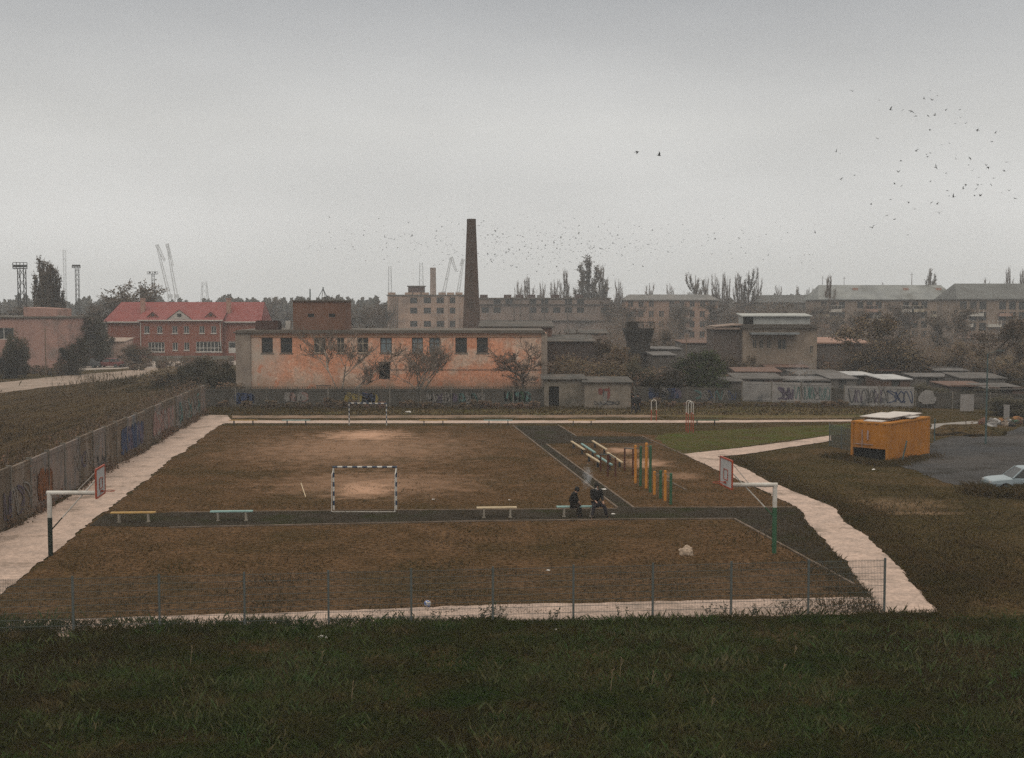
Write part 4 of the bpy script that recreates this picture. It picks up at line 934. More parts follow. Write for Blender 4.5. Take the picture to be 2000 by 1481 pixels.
blotch(ORG, .8, .58, .68, (.42, .165, .09), seed=3); blotch(ORG, 1.3, .55, .68, (.30, .17, .115), (2.2, 1, .22), 40); blotch(ORG, 2.6, .60, .66, (.52, .20, .11), seed=60); blotch(ORG, 1.1, .60, .70, (.28, .19, .14), (1, 1, .35), 9); blotch(ORG, .55, .60, .68, (.60, .44, .34), seed=21)
def orange_building():
    Y = 125.0; s = F / Y; X = lambda px: at(px, 600, Y).x; Z = lambda py: at(900, py, Y).z
    x0 = X(462); o = Vector((x0, Y, 0)); t = thing('factory_building', 'long two-storey orange plaster building with peeling walls', 'building', o)
    W = X(1068) - x0; D = 11; H = Z(651)
    wins = [(510, 532, 'dark'), (547, 570, 'dark'), (612, 635, 'cream'), (657, 672, 'cream'), (697, 719, 'cream'), (742, 765, 'blue'), (804, 826, 'blue'), (838, 859, 'blue'), (889, 912, 'dark'), (931, 953, 'dark')]
    holes = [(X(a) - x0, X(b) - x0, Z(690), Z(660)) for a, b, _ in wins]; door = (X(739) - x0, X(761) - x0, Z(741), Z(707))
    mb = MB(); mb.wall(0, W, -.1, H, holes + [door], 0, .3); shell(mb, W, D, H); mb.build('wall', ORG, t)
    FR = mat('old_frame', (.55, .47, .36), (.40, .33, .25), 3); BL = mat('blue_board', (.24, .30, .33), (.16, .2, .22), 2); DK = mat('dark_frame', (.12, .10, .085))
    for (a, b, c), h in zip(wins, holes):
        window(t, *h[:2], h[2], h[3], .22, {'dark': DK, 'cream': FR, 'blue': DK}[c], BL if c == 'blue' else GLASS, 1 if c != 'dark' else 0, .62, GREYC)
    mb = MB(); mb.box(door[0], door[1], .27, .33, door[2], door[3]); mb.build('doorway', DARK, t)
    mb = MB(); mb.box(-.3, W * .995, -.35, D + .3, H + .003, H + .14); mb.box(-.1, W * .99, -.15, D, H + .14, H + .30); mb.build('roof', mat('tar_roof', (.10, .085, .07), (.15, .13, .11), .6), t)
    mb = MB(); mb.box(.6, W - .6, -.07, -.002, H - .42, H - .16); mb.build('cornice', mat('cornice_pale', (.46, .28, .18), (.36, .2, .13), .8), t)
    for xa, xb in ((-.12, 1.4), (W - .55, W + .05)):
        mb = MB(); mb.box(xa, xb, -.16, -.003, -.1, H - .005); mb.build('pilaster', mat('pilaster_grey', (.34, .28, .23), (.22, .18, .15), .8, bump=.3), t)
    mb = MB(); mb.box(X(720) - x0, W - .6, -.035, -.003, Z(723), Z(722)); mb.box(8, 9.5, -.035, -.003, 1.5, 1.56); mb.build('pipe', DK, t)
    # rooftop room
    rx0, rx1 = X(568) - x0, X(672) - x0; rb = H + .31; rt = Z(589); RW = rx1 - rx0
    rm = brick('roof_room_brick', (.20, .085, .05), (.15, .07, .045), (.16, .12, .10))
    mb = MB(); hs = [(rx0 + RW * .28, rx0 + RW * .40, Z(620), Z(613)), (rx0 + RW * .68, rx0 + RW * .80, Z(620), Z(613))]
    mb.wall(rx0, rx1, rb, rt, hs, 1.2, .2)
    mb.poly([(rx0, 1.2, rb), (rx0, 5.5, rb), (rx0, 5.5, rt), (rx0, 1.2, rt)][::-1]); mb.poly([(rx1, 1.2, rb), (rx1, 5.5, rb), (rx1, 5.5, rt), (rx1, 1.2, rt)]); mb.poly([(rx0, 5.5, rb), (rx1, 5.5, rb), (rx1, 5.5, rt), (rx0, 5.5, rt)][::-1])
    rr = mb.build('roof_room', rm, t); mb = MB(); mb.box(rx0 - .12, rx1 + .12, 1.05, 5.6, rt + .003, rt + .14); mb.build('roof_slab', mat('tar_roof', None), rr)
    for h in hs: mb = MB(); mb.box(h[0], h[1], 1.38, 1.41, h[2], h[3]); mb.build('vent', GLASS, rr)
    mb = MB(); mb.box(X(490) - x0, X(535) - x0, 2, 4, rb, Z(630))
    for k in range(6): xx = X(490) - x0 + .05 + k * .4; mb.box(xx, xx + .22, 2.1, 3.9, Z(630) + .003, Z(627))
    mb.build('roof_stub', mat('dark_brick', (.07, .04, .035), (.1, .06, .05), 2), t)
    mb = MB(); mb.box(X(543) - x0, X(553) - x0, 4, 5, rb, Z(628)); mb.build('roof_box', WHITEP, t)
    mb = MB()
    ap = Vector((X(624) - x0, 2.5, Z(563)))
    for dx, dy in ((-.62, -.5), (.62, -.5), (-.25, .5), (.25, .5)): mb.tube(ap + Vector((dx, dy, Z(588) - ap.z)), ap, .03, .03, 5)
    mb.tube(ap, ap + Vector((0, 0, .12)), .07, .07, 6); mb.build('antenna_tripod', DGREEN, t)
    mb = MB(); px_ = X(599.5) - x0; mb.tube((px_, 2, rt), (px_, 2, Z(564)), .07, .06, 8); mb.build('vent_pipe', STEEL, t)
orange_building()

def stack(px, ytop, ybot, wtop, wbot, Y, m, label, n=24, name='chimney'):
    zt = at(px, ytop, Y).z; zb = at(px, ybot, Y).z; s = F / Y; rt, rb_ = wtop / s / 2, wbot / s / 2; k = (rb_ - rt) / (zt - zb); r0 = rt + k * zt
    p = at(px, 600, Y); t = thing(name, label, 'chimney', (p.x, Y, 0)); mb = MB()
    mb.lathe([(r0 * 1.12, 0), (r0 * 1.12, 1.5), (r0, 1.52), (rt, zt)], n); mb.build('shaft', m, t, smooth=True)
    mb = MB(); mb.lathe([(rt + .005, zt - .5), (rt * 1.05, zt - .45), (rt * 1.05, zt), (rt * .72, zt), (rt * .72, zt - 2)], n); mb.build('rim', m, t)
    mb = MB()
    for z in range(int(zt * .1), int(zt), 1): 
        for dz in (0, .5):
            zz = z + dz; r = r0 + (rt - r0) * zz / zt; mb.box(-.25, .25, -r - .12, -r - .09, zz, zz + .03)
    mb.build('ladder', STEEL, t); return t
stack(921, 428, 640, 17, 33, 170, brick('chimney_brick', (.060, .042, .036), (.085, .050, .038), (.08, .065, .055)), 'tall tapering dark brick chimney behind the orange building')
stack(846, 523, 575, 11, 12, 430, mat('pale_brick', (.22, .16, .13), (.3, .22, .18), .4), 'shorter misty chimney left of the tall dark one, behind the derelict factory')

def block(name, label, Y, pxl, pxr, ytop, D, wallm, rows, cols, ww, wh, frame=None, roofm=None, parapet=0, skip=(), mull=1, panem=None, cat='building', pitched=None, first=.5, xs=None, groupsill=None):
    X = lambda px: at(px, 600, Y).x; Z = lambda py: at(900, py, Y).z; x0 = X(pxl); W = X(pxr) - x0; H = Z(ytop); t = thing(name, label, cat, (x0, Y, 0)); hs = []
    for r_ in rows:
        for c_ in (xs if xs else [(i + first) / cols for i in range(cols)]):
            if (rows.index(r_), (xs.index(c_) if xs else round(c_ * cols - first))) in skip: continue
            cx = c_ * W; hs.append((cx - ww / 2, cx + ww / 2, Z(r_) - wh / 2, Z(r_) + wh / 2))
    mb = MB(); mb.wall(0, W, -.1, H, hs, 0, .25); shell(mb, W, D, H); mb.build('wall', wallm, t)
    for h in hs: window(t, *h, .2, frame or WHITEP, panem or GLASS, mull, None, groupsill, .1)
    rm = roofm or mat('tar_roof', None)
    if pitched is None:
        mb = MB(); mb.box(-.25, W + .25, -.25, D + .25, H + .004, H + .3); mb.build('roof', rm, t)
    else:
        rz = Z(pitched); mb = MB(); e = .5
        mb.poly([(-e, -e, H - .1), (W + e, -e, H - .1), (W - 1.5, D / 2, rz), (1.5, D / 2, rz)]); mb.poly([(W + e, D + e, H - .1), (-e, D + e, H - .1), (1.5, D / 2, rz), (W - 1.5, D / 2, rz)])
        mb.poly([(-e, D + e, H - .1), (-e, -e, H - .1), (1.5, D / 2, rz)]); mb.poly([(W + e, -e, H - .1), (W + e, D + e, H - .1), (W - 1.5, D / 2, rz)]); mb.box(-e, W + e, -e, D + e, H - .28, H - .105)
        mb.build('roof', rm, t)
    return t, X, Z, x0, W, H

# -- red-roofed house
RB = brick('red_house_brick', (.27, .075, .045), (.22, .06, .04), (.2, .12, .09)); RR = mat('red_roof_tile', (.27, .088, .082), (.215, .07, .066), 1.5, bump=.3, c3=(.26, .07, .06), scale3=.3)
def red_house():
    Y = 215.0; X = lambda px: at(px, 600, Y).x; Z = lambda py: at(350, py, Y).z; x0 = X(207); W = X(505) - x0; D = 9; H = Z(629); rz = Z(590)
    t = thing('brick_house', 'long red brick house with a red tiled roof', 'house', (x0, Y, 0)); P = lambda px: X(px) - x0
    up = [290, 315, 344.5, 367, 397, 420]; hs = [(P(a) - .45, P(a) + .45, Z(651), Z(637)) for a in up]; lo = [(P(a) - .45, P(a) + .45, Z(684), Z(669)) for a in (344.5, 367)]
    ga, gb = (P(292), P(324), Z(687), Z(668)), (P(385), P(436), Z(687), Z(667)); dr = (P(445), P(460), Z(690), Z(667))
    mb = MB(); cx0, cx1 = P(277), P(436)
    mb.wall(0, cx0, -.1, H, [], 0); mb.wall(cx1, W, -.1, H, [dr], 0, .2); mb.wall(cx0, cx1, -.1, H + .3, [h for h in hs + lo + [ga] if True] + [(gb[0], gb[1] - .05, gb[2], gb[3])], -1.2, .2)
    mb.poly([(cx0, -1.2, -.1), (cx0, 0, -.1), (cx0, 0, H + .3), (cx0, -1.2, H + .3)]); mb.poly([(cx1, -1.2, -.1), (cx1, 0, -.1), (cx1, 0, H + .3), (cx1, -1.2, H + .3)]); shell(mb, W, D, H); mb.build('wall', RB, t)
    for h in hs + lo: window(t, *h, -1.05, WHITEP, GLASS, 1, None, WHITEP, .08)
    window(t, *ga, -1.05, WHITEP, GLASS, 4, .35, WHITEP, .09); window(t, gb[0], gb[1] - .05, gb[2], gb[3], -1.05, WHITEP, GLASS, 6, .35, WHITEP, .09)
    mb = MB(); mb.box(dr[0], dr[1], .1, .16, dr[2], dr[3]); d = mb.build('door', WHITEP, t); mb = MB(); mb.box(dr[0] + .15, dr[1] - .15, .05, .098, dr[2] + 1.0, dr[3] - .2); mb.build('pane', GLASS, d)
    mb = MB(); e = .5; mb.poly([(-e, -e, H), (W + e, -e, H), (W + e * .3, D / 2, rz), (1.3, D / 2, rz)]); mb.poly([(W + e, D + e, H), (-e, D + e, H), (1.3, D / 2, rz), (W + e * .3, D / 2, rz)]); mb.poly([(-e, D + e, H), (-e, -e, H), (1.3, D / 2, rz)]); mb.poly([(W + e, -e, H), (W + e, D + e, H), (W + e * .3, D / 2, rz)])
    mb.poly([(cx0 - .3, -1.7, H + .33), (cx1 + .3, -1.7, H + .33), (cx1 + .3, D * .25, H + (rz - H) * .75 * .8), (cx0 - .3, D * .25, H + (rz - H) * .75 * .8)])
    rf = mb.build('roof', RR, t)
    for px in (273, 442): mb = MB(); mb.box(P(px) - .35, P(px) + .35, 1.5, 2.2, H + .6, rz + .5); mb.box(P(px) - .42, P(px) + .42, 1.43, 2.27, rz + .502, rz + .65); mb.build('chimney', mat('chimney_pink', (.42, .26, .2), (.34, .2, .16), 2), rf)
    mb = MB(); y = -1.75
    mb.box(-e, cx0 - .3, -e - .08, -e - .01, H - .1, H + .08); mb.box(cx1 + .3, W + e, -e - .08, -e - .01, H - .1, H + .08); mb.box(cx0 - .3, cx1 + .3, y, y + .045, H + .2, H + .38); mb.build('gutter', WHITEP, t)
    for px, yy in ((208.5, -.1), (278, -1.3), (433, -1.3)): mb = MB(); mb.tube((P(px), yy, 2.5), (P(px), yy, H - .1), .06); mb.build('downpipe', WHITEP, t)
    for (a, b, pk, hw) in ((331, 378, 606, 1), (289, 311, 610, .6), (402, 424, 610, .6)):
        mb = MB(); xa, xb, zt = P(a), P(b), Z(pk); xm = (xa + xb) / 2; zb = H + .42; y0 = -1.5 if hw == 1 else -.6; zb += 0 if hw == 1 else .35
        mb.poly([(xa, y0, zb), (xb, y0, zb), (xm, y0, zt)], 0); mb.poly([(xa - .2, y0 - .1, zb - .02), (xm, y0 - .1, zt + .1), (xm, 3.6, zt + .1), (xa - .2, 3, zb)], 1); mb.poly([(xb + .2, y0 - .1, zb - .02), (xb + .2, 3, zb), (xm, 3.6, zt + .1), (xm, y0 - .1, zt + .1)], 1)
        g = mb.build('dormer', [mat('gable_pale', (.5, .46, .42), (.4, .36, .33), 2) if hw == 1 else RB, RR], t); mb = MB(); mb.box(xm - .35 * hw, xm + .35 * hw, y0 - .06, y0 - .005, zb + .5 * hw, zb + 1.05 * hw); mb.build('window', GLASS, g)
    mb = MB(); mb.box(P(292), P(461), -2.2, -1.9, 0, .9); mb.build('plinth', mat('plinth_grey', (.2, .18, .16), (.12, .12, .09), .6), t)
red_house()
# -- pinkish building far left
PK = mat('pinkish_plaster', (.42, .25, .205), (.33, .20, .17), .5, bump=.2, c3=(.24, .18, .155), scale3=.25)
t, X, Z, x0, W, H = block('plaster_building', 'pinkish plaster building with a taller middle block at the left border', 190, -60, 133, 622, 12, PK, [652], 1, 3.2, 1.8, xs=[.34])
mb = MB(); a, b = X(46) - x0, X(112) - x0; mb.poly([(a, -.06, -.1), (b, -.06, -.1), (b, -.06, Z(603)), (a, -.06, Z(600))]); mb.poly([(b, -.06, H), (b, 6, H), (b, 6, Z(603)), (b, -.06, Z(603))]); mb.poly([(a, 6, H), (a, -.06, H), (a, -.06, Z(600)), (a, 6, Z(600))]); mb.poly([(a, -.06, Z(600)), (b, -.06, Z(603)), (b, 6, Z(603)), (a, 6, Z(600))]); mb.build('upper_block', PK, t)
mb = MB(); mb.box(X(112) - x0, X(128) - x0, -.28, 0, H + .31, H + .38); mb.box(-.3, X(46) - x0, -.28, 0, H + .31, H + .38); mb.build('coping', WHITEP, t)
# hut
def hut(name, label, Y, pxl, pxr, ytop, D, wm, rm, slope=.3, door=None, cat='shed', over=.25, rth=.1, rz=0):
    X = lambda px: at(px, 600, Y).x; Z = lambda py: at(900, py, Y).z; x0 = X(pxl); W = X(pxr) - x0; H = Z(ytop); t = thing(name, label, cat, (x0, Y, 0), rz); mb = MB()
    hs = [(door[0] * W, door[1] * W, 0.02, door[2])] if door else []
    mb.wall(0, W, -.05, H, hs, 0, .2); mb.poly([(0, 0, 0), (0, D, 0), (0, D, H + slope), (0, 0, H)][::-1]); mb.poly([(W, 0, 0), (W, D, 0), (W, D, H + slope), (W, 0, H)]); mb.poly([(0, D, 0), (W, D, 0), (W, D, H + slope), (0, D, H + slope)][::-1]); mb.build('wall', wm, t)
    if door: mb = MB(); mb.box(hs[0][0], hs[0][1], .17, .23, .02, door[2]); mb.build('door', DARK if len(door) < 4 else door[3], t)
    mb = MB(); o = over; mb.hexa([(-o, -o, H), (W + o, -o, H), (W + o, D + o, H + slope), (-o, D + o, H + slope), (-o, -o, H + rth), (W + o, -o, H + rth), (W + o, D + o, H + slope + rth), (-o, D + o, H + slope + rth)]); mb.build('roof', rm, t)
    return t, W, H
hut('hut', 'small pale pinkish hut left of the red-roofed house', 205, 188, 240, 668, 5, mat('hut_pink', (.5, .35, .29), (.42, .3, .25), 1), mat('hut_roof', (.4, .3, .25), (.3, .24, .2), 1), .5, cat='hut')

# -- derelict factory behind
DF = mat('derelict_plaster', (.46, .31, .23), (.32, .23, .18), .25, bump=.2, c3=(.17, .13, .11), scale3=.12, lo3=.5, hi3=.7); DK2 = mat('dark_frame', None)
t, X, Z, x0, W, H = block('derelict_factory', 'derelict pale factory, its left wing with square dark windows', 330, 757, 905, 578, 14, DF, [587, 607, 633], 5, 1.95, 1.6, frame=DK2, xs=[.345, .525, .695, .868])
for k in range(9):
    if k not in (1, 5): mb = MB(); mb.box(k * W / 9 + .1, (k + 1) * W / 9 - .25, .2, 1.6, H + .31, H + .9); mb.build('parapet', DF, t)
mb = MB(); mb.box(X(796) - x0, X(827) - x0, 1.9, 6, H + .31, Z(560)); _rh = mb.build('roof_house', mat('dark_brick', None), t)
mb = MB(); mb.box(X(794) - x0, X(829) - x0, 1.7, 6.2, Z(560) + .004, Z(558)); mb.build('slab', mat('tar_roof', None), _rh)
_pm = mat('pale_pilaster', (.45, .33, .26), (.38, .28, .22), .6)
for px in (872, 893): mb = MB(); mb.box(X(px) - x0 - .5, X(px) - x0 + .4, -.15, -.003, 0, H); mb.build('pilaster', _pm, t)
mb = MB(); mb.box(X(757) - x0, X(760) - x0, -.12, -.003, 0, H); mb.build('pilaster', _pm, t)
mb = MB()
for k in range(5): xx = X(759) - x0 + k * .55; mb.box(xx, xx + .22, -.08, -.004, 3.5, H - .6)
mb.build('louvre', DK2, t)
t, X, Z, x0, W, H = block('derelict_factory', 'derelict pale factory, its long lower wing under the poplars', 322, 936, 1192, 584, 14, mat('derelict_grey', (.27, .20, .165), (.20, .155, .13), .25, c3=(.13, .105, .09), scale3=.12), [589, 606], 11, 1.9, 1.5, frame=DK2, skip=[(0, 3), (1, 3), (0, 9), (0, 10), (1, 9), (0, 6), (1, 2), (0, 0)])
mb = MB()
for k in (0, 2, 3, 4, 6, 8): mb.box(k * W / 11 + .2, k * W / 11 + 2.2, .2, 1.6, H + .31, H + 1.1)
mb.build('roof_stub', mat('dark_brick', None), t)
mb = MB(); mb.box(0, W, -.5, -.003, Z(595), Z(594)); mb.box(0, W, -.6, -.003, Z(627), Z(625.5)); mb.build('ledge', DK2, t)
for px in (1004, 1016, 1035, 1063, 1108): mb = MB(); mb.tube((X(px) - x0, -1, 0), (X(px) - x0, -1, Z(576 + (px % 7))), .12, .12, 6); mb.build('drain_pipe', DK2, t)
# shed roofs right behind the orange building
SHR = mat('felt_roof', (.06, .058, .052), (.10, .09, .08), .5, c3=(.15, .12, .1), scale3=.4)
hut('storage_shed', 'low brick annex with dark roof behind the right end of the orange building', 142, 938, 1078, 640, 9, mat('annex_brick', (.15, .08, .06), (.11, .07, .055), .8), SHR, .5, rth=.15)
hut('storage_shed', 'dark brick annex attached right of the orange building, behind the brown trees', 136, 1070, 1160, 668, 9, mat('annex_dark', (.085, .065, .055), (.06, .05, .045), .8), SHR, .5)
hut('storage_shed', 'pale outbuilding seen above the thicket right of the orange building', 175, 1108, 1186, 652, 6, mat('outbuilding_pale', (.27, .2, .17), (.2, .16, .13), .6), SHR, .4)

# -- mural sheds
t, W, H = hut('mural_shed', 'low grey shed with a black doorway right of the orange building', 117.0, 1063, 1142, 742, 5, mat('shed_plaster', (.24, .205, .165), (.16, .14, .11), 1, bump=.3, c3=(.10, .09, .07), scale3=.7), SHR, .15, (.12, .37, 1.95))
t, W, H = hut('mural_shed', 'low grey shed with a white figure mural on its wall', 115.0, 1143, 1233, 748, 6, mat('shed_plaster_b', (.26, .22, .18), (.18, .155, .125), 1, bump=.3), SHR, .15)
mb = MB(); rg = random.Random(9)
blob(mb, 1.9, 1.25, .25, .62, rg, -.012, 0); blob(mb, 2.05, .55, .9, .14, rg, -.016, 0); blob(mb, 1.45, .42, .2, .2, rg, -.02, 0); blob(mb, 2.25, 1.4, .12, .5, rg, -.02, 1); blob(mb, 1.5, 1.6, .22, .3, rg, -.02, 1); scribble(mb, .9, 3.2, .35, .7, rg, 4, .06, -.024, (2,)); blob(mb, 2.02, 1.75, .35, .1, rg, -.024, 1); blob(mb, 1.75, 1.5, .06, .3, rg, -.028, 2); blob(mb, 2.15, 1.2, .05, .45, rg, -.028, 1)
mb.build('mural', [GC['pale'], GC['red'], GC['black']], t)

# -- dark hopper
def hopper():
    Y = 150.0; X = lambda px: at(px, 600, Y).x; Z = lambda py: at(900, py, Y).z; x0 = X(1247); s = F / Y
    t = thing('coal_hopper', 'dark old metal hopper tower standing over the thicket', 'hopper', (x0, Y, 0)); HM = mat('black_iron', (.028, .026, .024), (.05, .042, .035), 1.2, bump=.3)
    a, b = 28 / s, 21 / s; mb = MB()
    def ring(w_, z): return [(-w_, -w_, z), (w_, -w_, z), (w_, w_, z), (-w_, w_, z)]
    for (w1, z1), (w2, z2) in zip([(b, 0.0), (b, Z(668)), (a, Z(646))], [(b, Z(668)), (a, Z(646)), (a, Z(641))]):
        r1, r2 = ring(w1, z1), ring(w2, z2)
        for k in range(4): mb.poly([r1[k], r1[(k + 1) % 4], r2[(k + 1) % 4], r2[k]])
    mb.poly(ring(a, Z(641))); mb.build('body', HM, t)
    mb = MB(); mb.box(-a * .8, -a * .05, -a * .5, a * .5, Z(641) + .003, Z(628)); mb.build('head_box', HM, t); mb = MB()
    for k in range(9):
        x = -a + k * a / 4; mb.box(x - .03, x + .03, -a - .03, -a + .03, Z(641), Z(630))
    mb.box(-a, a, -a - .02, -a + .02, Z(630), Z(629)); mb.build('railing', HM, t)
hopper()

# -- middle apartment house
MA = mat('apartment_pink', (.40, .25, .18), (.29, .19, .145), .3, c3=(.19, .15, .125), scale3=.15)
t, X, Z, x0, W, H = block('apartment_house', 'pinkish misty apartment house in the middle distance, half hidden by bare trees', 320, 1222, 1402, 585, 12, MA, [594, 614, 634, 654], 9, 1.4, 1.7, frame=MA, pitched=575, roofm=mat('slate_roof', (.13, .13, .125), (.18, .17, .16), .3), skip=[(0, 3), (1, 5)])
mb = MB(); mb.box(X(1308) - x0, X(1332) - x0, -1.4, -.003, 0, H - 1); mb.build('stair_tower', mat('grey_tower', (.14, .12, .11), (.1, .09, .085), .5), t)
for py in (600, 620, 640): mb = MB(); mb.box(X(1336) - x0, X(1352) - x0, -1.1, -.003, Z(py + 5), Z(py)); mb.build('balcony', mat('balcony_grey', (.3, .25, .21), (.22, .18, .16), 1), t)
t, X, Z, x0, W, H = block('low_house', 'dark hipped-roof house behind the bare trees left of the long apartment block', 360, 1485, 1640, 590, 14, mat('dim_wall', (.16, .14, .12), (.12, .105, .09), .3), [603], 8, 1.4, 1.5, frame=DK2, pitched=576, roofm=mat('dark_slate', (.07, .07, .068), (.1, .1, .095), .3))
# -- long apartment block right
AP = mat('apartment_beige', (.30, .225, .17), (.22, .17, .135), .3, c3=(.16, .125, .1), scale3=.1); SL = mat('asbestos_roof', (.27, .28, .27), (.19, .20, .20), .25, c3=(.12, .12, .11), scale3=.15)
SL2 = mat('dark_asbestos_roof', (.15, .155, .15), (.11, .11, .105), .25, c3=(.08, .08, .075), scale3=.15)
mat('beige_frame', (.5, .47, .42))
t, X, Z, x0, W, H = block('apartment_block', 'dim apartment block with a darker roof at the right border', 275, 1872, 2160, 583, 14, AP, [597, 618, 639, 660], 15, 1.6, 1.9, frame=DK2, pitched=553, roofm=SL2, skip=[(a, b) for a in range(4) for b in (3, 7, 12)])
for k, (px, py) in enumerate([(1885, 632), (1885, 653), (1905, 611), (1905, 653), (1940, 632), (1962, 611), (1962, 653), (1990, 632)]):
    mb = MB(); a = X(px) - x0; mb.box(a - 1.5, a + 1.5, -1.2, -.004, Z(py + 7), Z(py + 1))
    for q in (-1.45, -.5, .5, 1.38): mb.box(a + q, a + q + .09, -1.15, -1.06, Z(py + 1) + .003, Z(py - 7))
    mb.build('balcony', [MATS['beige_frame'], mat('balcony_pink', (.40, .25, .19), (.3, .2, .16), 1)][k % 2], t)
t, X, Z, x0, W, H = block('apartment_block', 'long four-storey beige apartment block with pale grey ridged roof', 300, 1600, 1868, 584, 14, AP, [596, 615, 634, 653], 15, 1.5, 1.7, frame=DK2, pitched=556, roofm=SL, skip=[(a, b) for a in range(4) for b in (3, 7, 8, 12)])
for k, (px, py) in enumerate([(1606, 613), (1606, 633), (1630, 603), (1630, 624), (1646, 633), (1770, 603), (1790, 603), (1853, 633), (1853, 653), (1830, 613), (1700, 603), (1715, 623), (1608, 653), (1775, 623)]):
    mb = MB(); a = X(px) - x0; mb.box(a - 1.5, a + 1.5, -1.2, -.004, Z(py + 7), Z(py + 1)); mb.box(a - 1.45, a + 1.45, -1.1, -.05, Z(py - 6), Z(py - 5.2))
    for q in (-1.45, -.5, .5, 1.38): mb.box(a + q, a + q + .07, -1.15, -1.08, Z(py + 1) + .003, Z(py - 6))
    mb.build('balcony', [mat('balcony_pale', (.42, .36, .26), (.32, .27, .2), 1), mat('balcony_pink', (.36, .24, .19), (.3, .2, .16), 1), MATS['beige_frame']][k % 3], t)
for px, h in ((1620, 20), (1663, 19), (1798, 27), (1740, 8), (1845, 10)):
    mb = MB(); a = X(px) - x0; zt = Z(558 - h); mb.tube((a, 7, Z(560)), (a, 7, zt), .1 if h > 24 else .06, .05, 5); mb.tube((a - .4, 7, zt - .5), (a + .4, 7, zt - .5), .03, .03, 4); mb.build('aerial', DK2, t)
for px in (1680, 1780, 1845): mb = MB(); a = X(px) - x0; mb.box(a - .6, a + .6, 4.2, 5.2, Z(575), Z(562)); mb.build('chimney', mat('chimney_pink', None), t)

# -- workshop with white roof structure
def workshop():
    Y = 155.0; X = lambda px: at(px, 600, Y).x; Z = lambda py: at(900, py, Y).z; x0 = X(1396); P = lambda px: X(px) - x0
    t = thing('workshop', 'pale flat-roofed workshop with a light structure along its roof', 'building', (x0, Y, 0)); wm = mat('workshop_plaster', (.33, .26, .20), (.25, .20, .155), .5, bump=.3, c3=(.16, .13, .105), scale3=.3)
    H = Z(641); a, b = P(1452), P(1597); hs = [(P(c), P(c + 8), Z(681), Z(663)) for c in (1471, 1484, 1499)] + [(P(1520), P(1537), Z(683), Z(662))] + [(P(1583), P(1590), Z(692), Z(676))]
    mb = MB(); mb.wall(a, b, -.1, H, hs, 0, .25); mb.poly([(a, 0, 0), (a, 8, 0), (a, 8, H), (a, 0, H)][::-1]); mb.poly([(b, 0, 0), (b, 8, 0), (b, 8, H), (b, 0, H)]); mb.poly([(a, 8, 0), (b, 8, 0), (b, 8, H), (a, 8, H)][::-1]); mb.build('wall', wm, t)
    for h in hs: window(t, *h, .2, mat('old_frame', None), GLASS, 1, None, None)
    lo = Z(634); mb = MB(); mb.box(a - .3, b + .3, -.5, 8.3, H + .003, H + .18); mb.box(a, b - .1, 0, 8, H + .183, H + .45); mb.build('roof', mat('ws_roof', (.10, .085, .07), (.07, .06, .05), .6), t)
    mb = MB(); c, d = P(1460), P(1592); zb, zt = H + .453, Z(617); mb.box(c, d, 2.5, 6, zb, zt - .12); mb.hexa([(c - .3, 2.1, zt - .117), (d + .2, 2.1, zt - .117), (d + .2, 6.3, zt + .15), (c - .3, 6.3, zt + .15), (c - .3, 2.1, zt), (d + .2, 2.1, zt), (d + .2, 6.3, zt + .28), (c - .3, 6.3, zt + .28)]); mb.build('roof_light', mat('pale_sheet_metal', (.45, .46, .44), (.33, .34, .33), .8), t)
    mb = MB(); mb.box(P(1459), P(1478), 2.2, 2.45, zb, zt - .2); mb.build('hatch', DARK, t)
    # darker recessed canopy front and left wing
    mb = MB(); mb.box(P(1464), P(1556), -1.8, -.003, Z(653), Z(649.5)); mb.build('canopy', mat('canopy_blue', (.24, .26, .27), (.17, .18, .18), 1), t)
    mb = MB(); mb.box(P(1398), a - .01, 1, 7, 0, Z(644)); mb.build('side_wing', mat('wing_dark', (.13, .10, .085), (.09, .075, .065), .5), t)
    mb = MB(); mb.box(P(1394), a - .005, .5, 7.3, Z(644) + .003, Z(640)); mb.hexa([(P(1400), .4, Z(639)), (a - .02, .4, Z(636)), (a - .02, 7.3, Z(636)), (P(1400), 7.3, Z(639)), (P(1400), .4, Z(638)), (a - .02, .4, Z(633)), (a - .02, 7.3, Z(633)), (P(1400), 7.3, Z(638))]); mb.build('side_roof', mat('ws_roof2', (.3, .22, .18), (.2, .16, .13), .6), t)
workshop()
t, W, H = hut('long_shed', 'long low shed with a pinkish roof edge right of the workshop', 160, 1598, 1700, 672, 8, mat('long_shed_wall', (.17, .14, .12), (.12, .1, .09), .5), mat('pink_roof', (.36, .22, .17), (.28, .18, .14), .5), .5, rth=.18)
